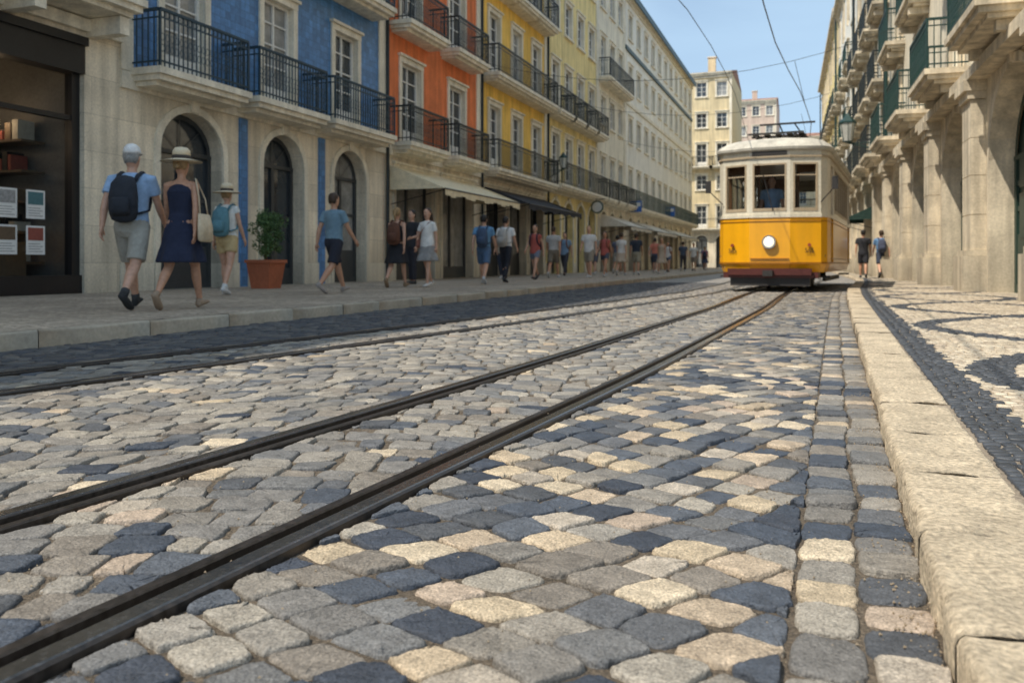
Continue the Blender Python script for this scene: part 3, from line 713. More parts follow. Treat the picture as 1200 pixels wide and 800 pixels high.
    mg.tube([(-.65,-2.9,4.02),(.65,-2.9,4.02)],[.025,.025],6,up=(0,0,1)); mg.tube([(0,-2.4,3.6),(0,-7.0,3.72)],[.03,.022],8)
    mg.build('pantograph_and_roof_rack',[dk],e)
    mh=MB()
    mh.tube([(0,.0,1.06),(0,.05,1.06),(0,.09,1.06)],[.15,.155,.14],28,m=0); mh.tube([(0,.088,1.06),(0,.094,1.06),(0,.10,1.06)],[.11,.11,.10],28,m=1)
    mh.box(W,-.86,.86,-.05,.12,.36,.5,2); mh.box(W,-.10,.10,.12,.30,.34,.46,3)
    mh.box(W,-.82,.82,-.25,.02,.13,.36,3); mh.box(W,-.9,.9,-.1,.06,.30,.355,2)
    for s in (-1,1):
        mh.box(W,s*.86-.12,s*.86+.12,-.5,-.05,.3,.42,2); mh.tube([(s*1.02,-.2,1.9),(s*1.30,-.05,2.2),(s*1.31,-.05,2.35)],[.012]*3,6,m=3); mh.box(W,s*1.31-.06,s*1.31+.06,-.07,-.04,2.15,2.42,3)
        mh.tube([(s*.80,-.13,1.0),(s*.80,-.09,1.0)],[.035,.035],12,m=4)
    mh.tube([(-.08,.06,1.72),(.12,.075,2.5)],[.01,.008],6,m=3)
    mh.box(W,-.36,.36,.0,.04,2.915,2.99,3)
    mh.build('headlamp_bumper_and_fender',[chrome,lamp,red,dk,mat('tail_lamp',(.3,.05,.02),.3)],e,smooth=False)
    mu=MB(); mu.box(W,-.95,.95,-7.0,-.5,.42,.58); mu.box(W,-.55,.55,-5.6,-2.,.22,.42)
    for y in (-2.5,-5.1):
        for s in (-1,1):
            mu.tube([(s*.31,y,.335),(s*.40,y,.335)],[.33,.33],28,up=(0,1,0),m=1); mu.tube([(s*.40,y,.335),(s*.43,y,.335)],[.22,.1],20,up=(0,1,0),m=1)
            mu.box(W,s*.6-.09,s*.6+.09,y-.18,y+.18,.25,.5)
        mu.tube([(-.7,y,.335),(.7,y,.335)],[.05,.05],10,up=(0,1,0))
    for s in (-1,1):
        mu.box(W,s*.95-.03,s*.95+.03,-5.9,-1.7,.2,.3); 
        for y in (-6.6,-.95): mu.box(W,s*1.05-.12,s*1.05+.12,y-.3,y+.3,.3,.34)
    mu.build('underframe_and_wheels',[dk,steel],e)
    mi=MB(); mi.box(W,-1.1,1.1,-7.1,-.35,.74,.8,0); mi.box(W,-1.12,1.12,-7.1,-.4,2.985,3.0,1)
    for y in (-1.35,-6.25):
        for (a,b) in ((-1.1,-.4),(.4,1.1)): 
            mi.box(W,a,b,y-.02,y+.02,.8,1.75,0); mi.box(W,a,b,y-.02,y+.02,2.65,2.98,0)
            for x in (a+.03,b-.03): mi.box(W,x-.03,x+.03,y-.018,y+.018,1.75,2.65,0)
    for k in range(6):
        y=-1.8-k*.75
        for (a,b) in ((-1.05,-.3),(.3,1.05)): mi.box(W,a,b,y-.2,y+.2,1.15,1.25,0); mi.box(W,a,b,y-.24,y-.19,1.25,1.75,0)
    mi.box(W,-.3,.1,-.5,-.2,.8,1.75,2)
    mi.build('interior_seats',[wood,crm,dk],e)
    for (x,yy,z,tx,sz,fx) in ((.80,-.118,.84,'565',.13,21),(-.80,-.118,.84,'565',.13,-21)):
        cu=bpy.data.curves.new('fleet_number','FONT'); cu.body=tx; cu.size=sz; cu.align_x='CENTER'; cu.extrude=.002
        o=bpy.data.objects.new('fleet_number',cu); COL.objects.link(o); o.parent=e; o.location=(x,yy,z); o.rotation_euler=(R(90),0,R(180-fx)); cu.materials.append(dk)
    return e
TR=tram()

# ------------------------------------------------------------------ people
CM={}
def cloth(c,rough=.9):
    k=tuple(round(x,3) for x in c)
    if k not in CM: CM[k]=mat('cloth',c,rough,var=.14,vs=7,fine=.08,bump=.9,bs=8,bd=.03)
    return CM[k]
SK=[mat('skin',(.58,.33,.225),.5,var=.06,bump=.05,bs=60),mat('skin',(.50,.265,.165),.5,var=.06,bump=.05,bs=60),mat('skin',(.24,.115,.07),.5,var=.06,bump=.05)]
HAIR={'brown':mat('hair',(.05,.028,.015),.6,var=.3,vs=40,bump=.5,bs=80),'dark':mat('hair',(.015,.011,.009),.55,var=.3,vs=40,bump=.5,bs=80),'blond':mat('hair',(.32,.2,.09),.6,var=.3,vs=40,bump=.5,bs=80),'grey':mat('hair',(.3,.29,.27),.6,var=.3,vs=40,bump=.5,bs=80)}
EYE=mat('eye',(.02,.015,.01),.3,bump=0); LIP=mat('lips',(.33,.1,.08),.5,bump=0); STRAW=mat('straw',(.72,.60,.42),.85,var=.12,fs=90,bump=.5,bs=90); BANDM=mat('hat_band',(.05,.04,.035),.8)
WALK=dict(l=((26,6,-14),(-20,24,38)),a=((-22,12),(22,18)))
WALK2=dict(l=((-16,30,45),(22,4,-10)),a=((18,20),(-20,10)))
WALK3=dict(l=((14,10,0),(-12,16,20)),a=((-10,14),(12,20)))
STAND=dict(l=((3,4,0),(-4,3,0)),a=((4,12),(-2,30)))
def person(kind,x,y,z,heading,H,pose,top,bottom='shorts',tc=(.5,.5,.5),bc=(.1,.1,.1),hair='brown',hl='short',hat=None,bag=None,bagc=(.03,.03,.04),shoe=(.05,.05,.05),skin=0,vox=.016,sock=None,armR=None,armL=None,sleeve=.6,parent=None):
    S=H/1.75; fem=kind=='woman'; e=empty(kind,(x,y,z),R(heading))
    if parent: e.parent=parent
    body,topm,bot,ex=MB(),MB(),MB(),MB()
    zoff=0; sx=.155 if fem else .19; hx=.088
    legs=[]
    for i,(a,b,p) in enumerate(pose['l']):
        s=-1 if i==0 else 1; a,b,p=R(a),R(b),R(p)
        hp=Vector((s*hx,0,.91)); kn=hp+Vector((s*.004,math.sin(a),-math.cos(a)))*.43; an=kn+Vector((0,math.sin(a-b),-math.cos(a-b)))*.41
        toe=an+Vector((s*.02,math.cos(p)*.15,-math.sin(p)*.15-.045)); heel=an+Vector((0,-math.cos(p)*.05-math.sin(p)*.03,math.sin(p)*.05-.05))
        legs.append((hp,kn,an,toe,heel)); 
    zoff=min(min(l[3].z,l[4].z) for l in legs)-.028
    def T(p): return (p[0]*S,p[1]*S,(p[2]-zoff)*S)
    def tube(mb,pts,rad,K=14,up=(1,0,0),m=0):
        mb.tube([T(p) for p in pts],[tuple(r*S for r in q) if isinstance(q,(tuple,list)) else q*S for q in rad],K,up,m)
    TZ=[.84,.92,1.0,1.10,1.22,1.33,1.40,1.445,1.475]
    RX=[.13,.172,.155,.118,.13,.145,.135,.10,.05] if fem else [.13,.163,.155,.145,.160,.176,.165,.12,.055]
    RY=[.09,.118,.105,.085,.10,.115,.095,.07,.05] if fem else [.09,.115,.112,.108,.118,.12,.10,.07,.05]
    tube(body,[(0,-.01 if i<3 else 0,zz) for i,zz in enumerate(TZ)],list(zip(RX,RY)),16)
    tube(body,[(0,-.01,1.42),(0,0,1.50),(0,.005,1.57)],[.056,.05,.05] if not fem else [.048,.043,.043])
    hz=[1.508,1.525,1.56,1.60,1.645,1.69,1.725,1.745,1.752]
    tube(body,[(0,yy,zz) for yy,zz in zip([.045,.035,.02,.012,.004,0,-.002,-.003,-.003],hz)],[(.02,.02),(.042,.045),(.06,.072),(.07,.086),(.075,.095),(.074,.094),(.06,.077),(.035,.045),(.01,.01)],16)
    tube(body,[(0,.088,1.645),(0,.108,1.615),(0,.098,1.603)],[.008,.014,.012],8)
    for s in (-1,1): tube(body,[(s*.072,-.006,1.60),(s*.082,-.01,1.625),(s*.078,-.008,1.65)],[(.008,.012),(.01,.018),(.008,.012)],8)
    for (hp,kn,an,toe,heel) in legs:
        s=1 if hp.x>0 else -1; mid=hp.lerp(kn,.45); cf=kn.lerp(an,.32)+Vector((0,-.012,0))
        tube(body,[hp+Vector((0,0,.03)),mid,kn.lerp(hp,.1),kn,cf,an.lerp(kn,.2),an,heel.lerp(an,.4)],[.09,.08,.06,.055,.058,.038,.036,.03] if not fem else [.09,.077,.056,.05,.052,.034,.032,.028])
        d=(toe-heel); upv=(0,0,1)
        tube(ex,[heel-d*.08+Vector((0,0,.012)),heel+Vector((0,0,.014)),heel.lerp(toe,.35)+Vector((0,0,.018)),heel.lerp(toe,.75)+Vector((0,0,.006)),toe,toe+d*.14],[(.02,.018),(.036,.034),(.038,.04),(.046,.028),(.043,.02),(.018,.01)],14,(1,0,0),0)
        tube(ex,[heel.lerp(an,.3),an+Vector((0,0,.01))],[.038,.04],12,(1,0,0),0)
        if sock: tube(ex,[an,an+(kn-an)*.16],[.042,.043],12,(1,0,0),5)
    hands=[]
    for i,(a,el) in enumerate(pose['a']):
        s=-1 if i==0 else 1
        ab=R(9)
        ov=armL if i==0 else armR
        if ov: a,el,abd=ov; ab=R(abd)
        a,el=R(a),R(el)
        sh=Vector((s*sx,-.005,1.405)); d1=Vector((s*math.sin(ab),math.sin(a)*math.cos(ab),-math.cos(a)*math.cos(ab))); eb=sh+d1*.285
        d2=Vector((s*math.sin(ab*.3),math.sin(a+el),-math.cos(a+el))).normalized(); wr=eb+d2*.245
        k=.86 if fem else 1.
        tube(body,[sh+Vector((-s*.06,0,.01)),sh,sh.lerp(eb,.35),eb.lerp(sh,.08),eb.lerp(wr,.25),wr],[.05*k,.054*k,.048*k,.038*k,.040*k,.026*k])
        hands.append((sh,eb,wr,d1,d2,s))
        side=Vector((0,1,0))-d2*d2.y; side.normalize(); inn=d2.cross(side)*1.; inn=inn if inn.x*s<0 else -inn
        tube(ex,[wr-d2*.02,wr+d2*.02,wr+d2*.055,wr+d2*.088],[(.022,.024),(.03,.017),(.038,.015),(.036,.012)],10,tuple(side),1)
        for f,(off,ln) in enumerate(((.027,.066),(.009,.074),(-.009,.069),(-.026,.054))):
            b0=wr+d2*.08+side*off; m1=b0+d2*ln*.5+inn*ln*.12; m2=m1+(d2*.75+inn*.6).normalized()*ln*.5
            tube(ex,[b0,m1,m2],[.0085,.008,.006],7,tuple(side),1)
        tb=wr+d2*.025+side*.024; t1=tb+(d2*.7+side*.7).normalized()*.035+inn*.008; t2=t1+(d2*.95+side*.2+inn*.2).normalized()*.03
        tube(ex,[tb,t1,t2],[.012,.010,.007],7,tuple(inn),1)
        if top in('tee','shirt','top'):
            fr=sleeve if top!='top' else .25
            en=sh.lerp(eb,min(fr,1)); 
            pts=[sh+Vector((-s*.07,0,.012)),sh+Vector((0,0,.006)),en]; rr=[.06*k,.067*k,(.070 if fr<1 else .055)*k]
            tube(topm,pts,rr)
    if top!='none':
        z0=.86 if bottom!='dress' else .96
        zz=[z0,.93 if bottom!='dress' else .99,1.02,1.12,1.22,1.33,1.405,1.45,1.478]
        rx=[.178,.178,.168,.15 if fem else .168,.152 if fem else .178,.158 if fem else .192,.147 if fem else .18,.108 if fem else .128,.066]
        ry=[.132,.132,.125,.115,.123,.132,.112,.083,.062]
        if bottom=='dress': rx[:5]=[.16,.152,.142,.132,.143]; ry[:5]=[.115,.11,.104,.098,.114]
        if top=='strap': zz=zz[:7]+[1.425]; rx=rx[:6]+[.11,.07]; ry=ry[:6]+[.10,.07]
        tube(topm,[(0,0,q) for q in zz],list(zip(rx,ry)),18)
        if top=='strap':
            for s in (-1,1): tube(topm,[(s*.085,.10,1.34),(s*.09,.0,1.455),(s*.085,-.10,1.34)],[(.022,.012)]*3,8)
    if bottom in('shorts','trousers'):
        tube(bot,[(0,-.005,.80),(0,-.01,.86),(0,-.01,.93),(0,0,1.0),(0,0,1.05)],[(.12,.09),(.172,.125),(.182,.13),(.165,.12),(.15,.112)] ,16)
        for (hp,kn,an,toe,heel) in legs:
            if bottom=='shorts': 
                k0=.88 if not fem else .5
                tube(bot,[hp+Vector((0,0,.02)),hp.lerp(kn,.4),hp.lerp(kn,k0)],[.102,.1,.095 if not fem else .1])
            else: tube(bot,[hp+Vector((0,0,.02)),hp.lerp(kn,.5),kn,kn.lerp(an,.5),an.lerp(kn,.06)],[.10,.092,.072,.066,.062])
    elif bottom in('skirt','dress'):
        zb=.55 if bottom=='dress' else .58
        K=32; levels=[(zb,.25,.25,.026),(zb+.1,.235,.22,.018),(.75,.212,.17,.009),(.9,.188,.135,.003),(1.0,.152,.112,0),(1.09,.130,.099,0)]
        vs=[]
        for (z_,rx_,ry_,w_) in levels:
            for k_ in range(K):
                an_=2*math.pi*k_/K; f_=1+w_/.2*math.sin(an_*6+.5); vs.append(T((rx_*f_*math.cos(an_),ry_*f_*math.sin(an_)-.004,z_)))
        fs=[(i*K+k_,i*K+(k_+1)%K,(i+1)*K+(k_+1)%K,(i+1)*K+k_) for i in range(len(levels)-1) for k_ in range(K)]
        fs+= [tuple(range(K-1,-1,-1)),tuple((len(levels)-1)*K+k_ for k_ in range(K))]
        bot.add(vs,fs)
    if hl!='bald':
        tube(ex,[(0,-.052,1.575),(0,-.04,1.62),(0,-.02,1.67),(0,-.008,1.715),(0,-.004,1.75),(0,-.004,1.768)],[(.058,.045),(.079,.066),(.084,.090),(.078,.090),(.052,.062),(.012,.012)],16,(1,0,0),2)
        if hl=='long': tube(ex,[(0,-.06,1.70),(0,-.085,1.62),(0,-.10,1.52),(0,-.12,1.40),(0,-.125,1.33)],[(.05,.03),(.08,.045),(.085,.04),(.075,.03),(.04,.015)],14,(1,0,0),2)
        if hl=='bun': tube(ex,[(0,-.09,1.585),(0,-.115,1.61),(0,-.10,1.64)],[.02,.042,.02],12,(1,0,0),2)
        if hl=='pony': tube(ex,[(0,-.09,1.68),(0,-.14,1.66),(0,-.145,1.55),(0,-.13,1.46)],[.02,.03,.028,.01],10,(1,0,0),2)
    for s in (-1,1):
        tube(ex,[(s*.03,.084,1.635),(s*.03,.096,1.635)],[(.014,.007),(.010,.005)],8,(1,0,0),3)
    tube(ex,[(0,.082,1.572),(0,.097,1.572)],[(.024,.007),(.02,.005)],8,(1,0,0),4)
    if hat=='cap':
        tube(ex,[(0,-.004,1.675),(0,-.004,1.70),(0,-.004,1.745),(0,-.004,1.775),(0,-.004,1.787)],[(.088,.106),(.088,.105),(.075,.088),(.045,.05),(.01,.01)],18,(1,0,0),6)
        tube(ex,[(0,.08,1.69),(0,.13,1.69),(0,.175,1.682)],[(.075,.008),(.07,.008),(.035,.006)],12,(1,0,0),6)
    if hat=='straw':
        w=1.0
        tube(ex,[(0,0,1.668),(0,0,1.680),(0,0,1.70)],[(.225*w,.235*w),(.18*w,.195*w),(.09,.10)],28,(1,0,0),7)
        tube(ex,[(0,0,1.69),(0,0,1.735)],[(.099,.115),(.097,.113)],24,(1,0,0),8)
        tube(ex,[(0,0,1.735),(0,0,1.79),(0,0,1.822),(0,0,1.832)],[(.095,.111),(.09,.104),(.065,.075),(.01,.01)],24,(1,0,0),7)
    if bag=='backpack':
        by=-.20
        tube(ex,[(0,by+.01,.97),(0,by-.005,.985),(0,by-.02,1.05),(0,by-.025,1.2),(0,by-.01,1.34),(0,by+.02,1.41),(0,by+.03,1.425)],[(.09,.04),(.125,.075),(.145,.095),(.148,.095),(.13,.08),(.09,.045),(.03,.02)],18,(1,0,0),9)
        tube(ex,[(0,by-.09,1.02),(0,by-.125,1.06),(0,by-.125,1.17),(0,by-.09,1.2)],[(.09,.02),(.105,.035),(.10,.035),(.08,.02)],14,(1,0,0),9)
        for s in (-1,1): tube(ex,[(s*.08,-.15,1.36),(s*.10,-.09,1.45),(s*.105,.0,1.487),(s*.105,.10,1.44),(s*.11,.145,1.33),(s*.14,.12,1.18),(s*.165,.0,1.08),(s*.12,-.14,1.04)],[(.026,.01)]*8,8,(1,0,0),9)
    if bag in('tote','shoulder'):
        s=1; sy=-.02
        if bag=='tote': tube(ex,[(s*.275,sy,.78),(s*.28,sy,.80),(s*.275,sy,.95),(s*.262,sy,1.08),(s*.258,sy,1.085)],[(.03,.15),(.055,.175),(.05,.18),(.02,.165),(.004,.16)],16,(1,0,0),9); tp=[(s*.262,sy-.11,1.07),(s*.235,sy-.07,1.25),(s*.175,sy-.02,1.475),(s*.16,sy+.04,1.475),(s*.245,sy+.08,1.25),(s*.262,sy+.11,1.07)]
        else: tube(ex,[(s*.22,sy,.88),(s*.225,sy,.9),(s*.22,sy,1.04),(s*.215,sy,1.05)],[(.03,.1),(.05,.12),(.045,.12),(.02,.1)],14,(1,0,0),9); tp=[(s*.2,sy-.09,1.03),(s*.02,-.13,1.25),(-s*.12,-.04,1.47),(-s*.1,.08,1.44),(s*.05,.14,1.25),(s*.2,sy+.09,1.03)]
        tube(ex,tp,[(.016,.006)]*6,6,(0,1,0),9)
    def fin(mb,name,m,vx,it=4):
        if not mb.v: return
        o=mb.build(name,[m],e,smooth=True); rm=o.modifiers.new('r','REMESH'); rm.mode='VOXEL'; rm.voxel_size=vx*S; rm.use_smooth_shade=True
        sm_=o.modifiers.new('s','SMOOTH'); sm_.iterations=it; sm_.factor=.5
    fin(body,'body',SK[skin],vox*.8,2); fin(topm,'shirt' if bottom!='dress' else 'dress_top',cloth(tc),vox); fin(bot,{'shorts':'shorts','trousers':'trousers','skirt':'skirt','dress':'dress_skirt'}[bottom],cloth(bc),vox)
    ex.build('head_details_hands_shoes_and_bag',[cloth(shoe),SK[skin],HAIR[hair],EYE,LIP,cloth(sock or (.7,.7,.7)),cloth((.75,.73,.7)),STRAW,BANDM,cloth(bagc)],e,smooth=True)
    return e
ZL,ZR=.12,.07
NAVY=(.016,.022,.05)
person('man',-7.0,7.3,ZL,22,1.80,WALK,'shirt','shorts',(.32,.46,.66),(.37,.35,.30),hair='grey',hat='cap',bag='backpack',bagc=(.022,.026,.035),shoe=(.03,.03,.03),vox=.011,sock=(.05,.05,.05),skin=0)
person('woman',-6.47,7.45,ZL,18,1.70,WALK2,'strap','dress',NAVY,NAVY,hair='blond',hl='bun',hat='straw',bag='tote',bagc=(.62,.50,.34),shoe=(.35,.25,.17),vox=.011,skin=1)
person('woman',-8.6,10.9,ZL,12,1.66,WALK3,'top','shorts',(.72,.72,.68),(.52,.38,.19),hair='blond',hat='straw',bag='backpack',bagc=(.10,.22,.26),shoe=(.6,.58,.55),vox=.013,sock=(.6,.6,.58))
person('man',-7.5,12.2,ZL,-12,1.68,WALK,'tee','shorts',(.17,.27,.34),(.02,.022,.035),hair='brown',shoe=(.35,.3,.27),vox=.013,skin=1)
person('woman',-8.06,15.5,ZL,8,1.64,WALK2,'strap','dress',(.02,.02,.025),(.02,.02,.025),hair='blond',hl='pony',bag='backpack',bagc=(.12,.05,.03),shoe=(.3,.2,.12),vox=.016)
person('woman',-7.57,15.9,ZL,170,1.62,WALK3,'tee','skirt',(.76,.74,.70),(.28,.27,.26),hair='brown',hl='long',bag='shoulder',bagc=(.3,.12,.08),shoe=(.6,.58,.55),vox=.016,armR=(10,70,15))
person('man',-8.97,18.0,ZL,160,1.72,STAND,'tee','trousers',(.03,.03,.035),(.03,.03,.04),hair='dark',vox=.018)
person('man',-7.4,18.6,ZL,10,1.66,WALK,'tee','shorts',(.13,.28,.46),(.08,.14,.24),hair='dark',bag='backpack',bagc=(.05,.08,.14),vox=.018,shoe=(.5,.5,.5))
person('man',-7.44,20.2,ZL,-5,1.66,WALK3,'tee','trousers',(.76,.75,.73),(.022,.024,.034),hair='dark',bag='backpack',bagc=(.4,.38,.35),vox=.018)
crowd=[('woman',-7.83,23.75,175,'top','shorts',(.42,.10,.08),(.18,.2,.26)),('man',-8.2,26.8,5,'tee','shorts',(.45,.44,.42),(.2,.17,.13)),
('man',-7.24,27.7,178,'tee','shorts',(.7,.69,.66),(.3,.26,.2)),('woman',-7.08,29.3,172,'top','shorts',(.45,.12,.1),(.08,.09,.12)),
('woman',-7.2,32.5,0,'tee','skirt',(.68,.66,.62),(.5,.4,.3)),('man',-7.07,34.7,10,'tee','shorts',(.03,.04,.06),(.3,.27,.2)),
('man',-9.25,31.7,180,'tee','trousers',(.2,.3,.42),(.05,.05,.06)),('woman',-6.6,38.,178,'strap','dress',(.5,.4,.3),(.5,.4,.3)),
('man',-7.6,41.9,0,'tee','shorts',(.6,.2,.14),(.06,.07,.1)),('woman',-7.5,45.1,180,'tee','shorts',(.65,.62,.6),(.1,.13,.2)),
('man',-7.5,50.4,5,'tee','trousers',(.06,.08,.12),(.04,.04,.05)),('man',-7.2,52.7,180,'tee','shorts',(.66,.64,.6),(.25,.2,.15)),
('woman',-7.3,59.,0,'tee','skirt',(.4,.14,.16),(.05,.06,.1)),('man',-8.6,38.,0,'tee','shorts',(.12,.14,.2),(.3,.28,.24)),
('woman',-9.3,24.9,185,'tee','trousers',(.5,.42,.32),(.05,.06,.09)),('man',-8.6,47.,180,'tee','trousers',(.5,.5,.48),(.05,.05,.07)),
('woman',-6.4,64.,180,'tee','skirt',(.6,.55,.5),(.1,.1,.12)),('man',-8.2,66.,0,'tee','trousers',(.1,.12,.2),(.05,.05,.07)),('man',-8.9,35.,175,'tee','shorts',(.36,.34,.3),(.1,.1,.12))]
poses=[WALK,WALK2,WALK3]
for i,(k,x,y,h,t,b,tc,bc) in enumerate(crowd):
    person(k,x,y,ZL,h,(1.74 if k=='man' else 1.64)+random.uniform(-.04,.05),poses[i%3],t,b,tc,bc,hair=random.choice(['brown','dark','blond','dark']),hl='long' if k=='woman' and i%2 else 'short',bag='backpack' if i%3==0 else None,bagc=random.choice([(.03,.03,.05),(.2,.08,.05)]),skin=i%2,vox=.024,shoe=random.choice([(.5,.5,.5),(.06,.05,.05)]))
person('man',1.50,33.4,ZR,-4,1.74,WALK3,'tee','shorts',(.022,.022,.026),(.02,.02,.025),hair='dark',vox=.02,skin=1)
person('man',2.12,33.7,ZR,4,1.76,WALK2,'tee','shorts',(.12,.24,.42),(.04,.05,.08),hair='brown',vox=.02,bag='backpack',bagc=(.05,.06,.1))
# tram driver stands at the controller inside the front platform
drv=person('driver',.05,-.75,.8,0,1.72,STAND,'shirt','trousers',(.25,.35,.5),(.03,.03,.04),hair='dark',vox=.02,skin=1,parent=TR)

# ------------------------------------------------------------------ street furniture
def planter():
    e=empty('potted_plant',(-10.2,14.1,.12)); mb=MB()
    for (w0,z0,w1,z1) in ((.20,0,.265,.5),(.29,.5,.29,.56)):
        P=[(sx*w0,sy*w0,z0) for sx,sy in ((-1,-1),(1,-1),(1,1),(-1,1))]+[(sx*w1,sy*w1,z1) for sx,sy in ((-1,-1),(1,-1),(1,1),(-1,1))]
        mb.add(P,[(0,1,5,4),(1,2,6,5),(2,3,7,6),(3,0,4,7),(3,2,1,0),(4,5,6,7)])
    o=mb.build('terracotta_pot',[mat('terracotta',(.40,.12,.055),.8)],e)
    ms=MB()
    for k in range(7): ms.tube([(0,0,.5),(random.uniform(-.1,.1),random.uniform(-.1,.1),.8),(random.uniform(-.2,.2),random.uniform(-.2,.2),1.15)],[.018,.012,.004],6)
    ms.build('stems',[mat('bark',(.09,.06,.04),.9)],e)
    ml=MB(); cl=[(random.gauss(0,.14),random.gauss(0,.14),random.uniform(.66,1.42),random.uniform(.08,.16)) for _ in range(28)]
    for i in range(4600):
        c=random.choice(cl); v=Vector((random.gauss(0,1),random.gauss(0,1),random.gauss(0,1))).normalized()*c[3]*random.random()**.4
        p=Vector(c[:3])+v; d=Vector((random.gauss(0,1),random.gauss(0,1),random.gauss(.3,1))).normalized(); s=d.orthogonal().normalized()*.011; l=d*random.uniform(.03,.055)
        ml.add([tuple(p),tuple(p+l*.5+s),tuple(p+l),tuple(p+l*.5-s)],[(0,1,2,3)],random.choice([0,0,1]))
    ml.build('leaves',[mat('leaf',(.05,.11,.028),.55,bump=0),mat('leaf_light',(.10,.17,.045),.55,bump=0)],e)
planter()
def awning(F,s0,s1,z1,z0,out,c,stripe=None):
    e=empty('awning'); mb=MB(); n=max(4,int((s1-s0)/.35))
    for i in range(n):
        a=s0+(s1-s0)*i/n; b=s0+(s1-s0)*(i+1)/n; m=i%2 if stripe else 0
        for k in range(5):
            t0,t1=k/5,(k+1)/5; g=lambda t:(.05+out*t, z1+(z0-z1)*t-.06*math.sin(math.pi*t))
            o0,h0=g(t0); o1,h1=g(t1); mb.q(F(a,o0,h0),F(b,o0,h0),F(b,o1,h1),F(a,o1,h1),m)
        dz=.19+.04*math.sin(i*1.7); mb.q(F(a,.05+out,z0),F(b,.05+out,z0),F(b,.055+out,z0-dz),F(a,.055+out,z0-dz),m)
    for s in (s0,s1): mb.add([F(s,.05,z1),F(s,.05+out,z0),F(s,.05,z0)],[(0,1,2)],0)
    mb.build('canvas',[cloth(c),cloth(stripe or c)],e); mi=MB()
    mi.tube([F(s0,.05+out,z0-.01),F(s1,.05+out,z0-.01)],[.022,.022],8,up=(0,0,1))
    for s in (s0+.1,s1-.1): mi.tube([F(s,.03,z0-.4),F(s,out,z0-.02)],[.015,.015],6,up=(0,1,.3))
    mi.build('awning_frame',[M['blk']],e)
FF=Frame(UL,0,0,1,1,0,.12)
awning(FF,21.4,27.6,3.25,2.55,1.7,(.78,.67,.46)); awning(FF,28.6,35.7,3.25,2.6,1.7,(.035,.035,.04)); awning(FF,46.,52.,3.2,2.5,1.7,(.66,.60,.5)); awning(FF,54,62,3.2,2.5,1.7,(.62,.57,.48)); awning(FF,64,74,3.2,2.5,1.7,(.6,.55,.45))
awning(FR(34.),6.,10.,3.1,2.5,1.3,(.02,.05,.04))
def lantern(base,out,zz,sc_=1.):
    e=empty('wall_lantern'); mb=MB(); F=base
    mb.box(F,-.06,.06,0,.04,zz-.35,zz+.15); mb.tube([F(0,.02,zz-.25),F(0,out*.4,zz-.12),F(0,out*.8,zz+.05),F(0,out,zz+.12)],[.022]*4,8,up=(0,1,0)); mb.tube([F(0,.02,zz+.1),F(0,out,zz+.12)],[.018]*2,8,up=(0,1,0))
    q=sc_
    mb.tube([F(0,out,zz+.12),F(0,out,zz+.16),F(0,out,zz+.19)],[.03*q,.11*q,.12*q],6); mb.tube([F(0,out,zz+.19+.43*q),F(0,out,zz+.19+.47*q),F(0,out,zz+.19+.6*q),F(0,out,zz+.19+.69*q)],[.2*q,.2*q,.08*q,.015*q],6)
    for k in range(6):
        w=math.pi/3*k; a=F(.115*q*math.cos(w),out+.115*q*math.sin(w),zz+.19); b=F(.19*q*math.cos(w),out+.19*q*math.sin(w),zz+.19+.43*q); mb.tube([a,b],[.012,.012],5)
    mb.build('iron_frame',[M['iron_g']],e); mg=MB(); mg.tube([F(0,out,zz+.19),F(0,out,zz+.19+.43*q)],[.108*q,.182*q],6); mg.build('lamp_glass',[mat('lantern_glass',(.55,.55,.5),.2,bump=0)],e)
def sub(F,s): return lambda a,b,c:F(a+s,b,c)
lantern(sub(FR(8.6),25.2),1.5,4.9,1.5); lantern(sub(FR(34.),15.8),1.2,5.0,1.2); lantern(sub(FL(28.2),7.9),.8,4.6)
def hang_sign(F,s,z,c,rnd=True):
    e=empty('shop_sign'); mb=MB(); mb.tube([F(s,0,z+.4),F(s,1.0,z+.4)],[.02,.02],6,up=(0,0,1))
    if rnd: mb.tube([F(s-.03,.6,z),F(s+.03,.6,z)],[.34,.34],24,up=(0,0,1),m=1); mb.tube([F(s-.04,.6,z),F(s+.04,.6,z)],[.26,.26],24,up=(0,0,1),m=2)
    else: mb.box(F,s-.03,s+.03,.2,.95,z-.4,z+.3,1); mb.box(F,s-.035,s+.035,.27,.88,z-.05,z+.2,2)
    mb.build('sign_board',[M['blk'],mat('sign_paint',c,.4,bump=0),mat('sign_white',(.65,.63,.58),.5,bump=0)],e)
hang_sign(FL(0),43.,3.5,(.05,.09,.07)); hang_sign(FL(0),53.,4.2,(.03,.12,.4),False); hang_sign(FL(0),66.,4.6,(.03,.12,.4),False)
# overhead wires
wm=M['blk']
def wire(name,pts,r=.011,sag=0):
    mb=MB(); 
    if sag: a,b=[Vector(p) for p in pts]; pts=[a.lerp(b,t)-Vector((0,0,sag*4*t*(1-t))) for t in np.linspace(0,1,13)]
    mb.tube([tuple(p) for p in pts],[r]*len(pts),6,up=(1,0,0.01)); mb.build(name,[wm])
wire('overhead_wire',[(trk(v),v,5.55) for v in np.arange(-4,110,3.)],.013)
wire('overhead_wire',[(lr(v)-.35,v,5.6) for v in np.arange(-4,110,3.)],.009)
for (v,z,dv) in ((17,8.4,5),(27,7.6,2),(36,8.,3),(50,8.,0),(66,8.,0)):
    wire('span_wire',[(UL+.1,v,z),(3.5-.033*(v+dv),v+dv,z+.4)],.008,sag=1.2)
for v in (28,38,51): wire('wire_hanger',[(trk(v),v,5.55),(trk(v)-.3,v,6.9)],.008)

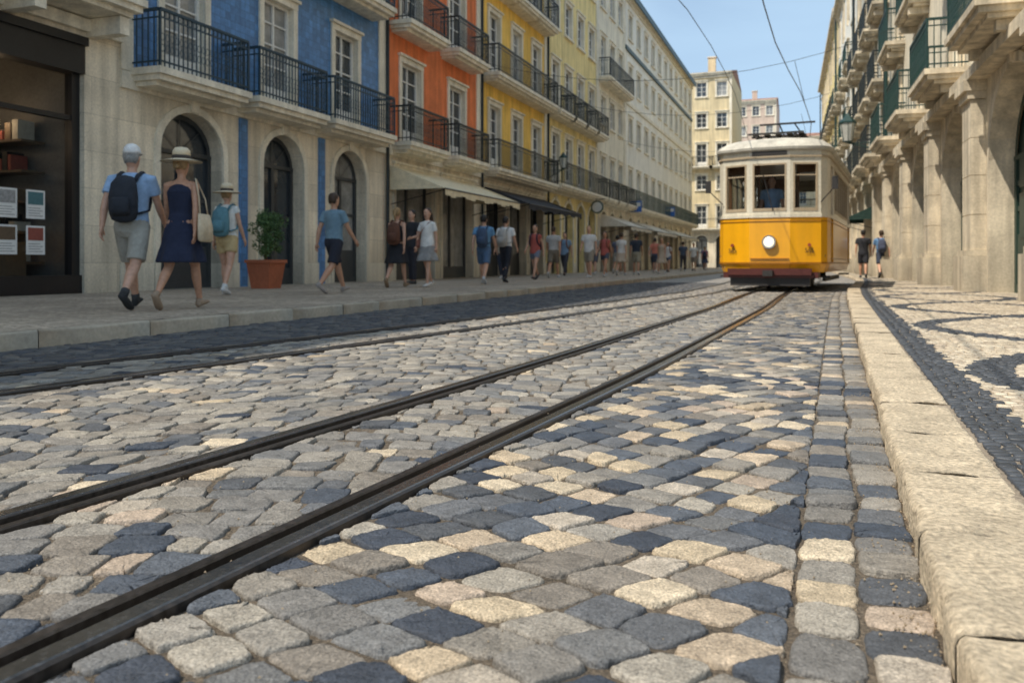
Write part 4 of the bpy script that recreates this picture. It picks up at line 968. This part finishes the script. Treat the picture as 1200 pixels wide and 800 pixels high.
# ------------------------------------------------------------------ light, sky, camera
ts=Vector((-.53,-.62,1.27)).normalized(); el=math.asin(ts.z); az=math.atan2(ts.x,ts.y)
w=bpy.data.worlds.new('World'); sc.world=w; w.use_nodes=True; nt=w.node_tree; bg=nt.nodes['Background']
sk=nt.nodes.new('ShaderNodeTexSky'); sk.sky_type='NISHITA'; sk.sun_disc=False; sk.sun_elevation=el; sk.sun_rotation=az; sk.air_density=1.0; sk.dust_density=1.5; sk.ozone_density=1.5
tc=nt.nodes.new('ShaderNodeTexCoord'); mp=nt.nodes.new('ShaderNodeMapping'); mp.inputs['Scale'].default_value=(1,1,3.2); nz=nt.nodes.new('ShaderNodeTexNoise'); nz.inputs['Scale'].default_value=2.6; nz.inputs['Detail'].default_value=7; nz.inputs['Distortion'].default_value=.4
nt.links.new(tc.outputs['Generated'],mp.inputs[0]); nt.links.new(mp.outputs[0],nz.inputs['Vector'])
mr_=nt.nodes.new('ShaderNodeMapRange'); mr_.inputs['From Min'].default_value=.35; mr_.inputs['From Max'].default_value=.75; mr_.inputs['To Min'].default_value=.5; mr_.inputs['To Max'].default_value=.9
nt.links.new(nz.outputs['Fac'],mr_.inputs['Value']); mx=nt.nodes.new('ShaderNodeMix'); mx.data_type='RGBA'; nt.links.new(mr_.outputs[0],mx.inputs['Factor']); nt.links.new(sk.outputs[0],mx.inputs['A']); mx.inputs['B'].default_value=(3.8,5.3,6.8,1)
nt.links.new(mx.outputs['Result'],bg.inputs[0]); bg.inputs[1].default_value=.15
ld=bpy.data.lights.new('sun','SUN'); ld.energy=4.9; ld.angle=R(.5); ld.color=(1,.92,.79); lo=bpy.data.objects.new('sun',ld); COL.objects.link(lo); lo.rotation_euler=(-ts).to_track_quat('-Z','Y').to_euler()
cd=bpy.data.cameras.new('camera'); cam=bpy.data.objects.new('camera',cd); COL.objects.link(cam); sc.camera=cam
cam.location=(0,0,.62); cam.rotation_euler=(R(90),0,R(19.8)); cd.lens=30; cd.sensor_width=36; cd.shift_y=-.0767; cd.clip_end=3000; cd.clip_start=.05
cd.dof.use_dof=True; cd.dof.focus_distance=2.7; cd.dof.aperture_fstop=4.8
sc.view_settings.view_transform='Standard'; sc.view_settings.look='None'; sc.view_settings.exposure=0
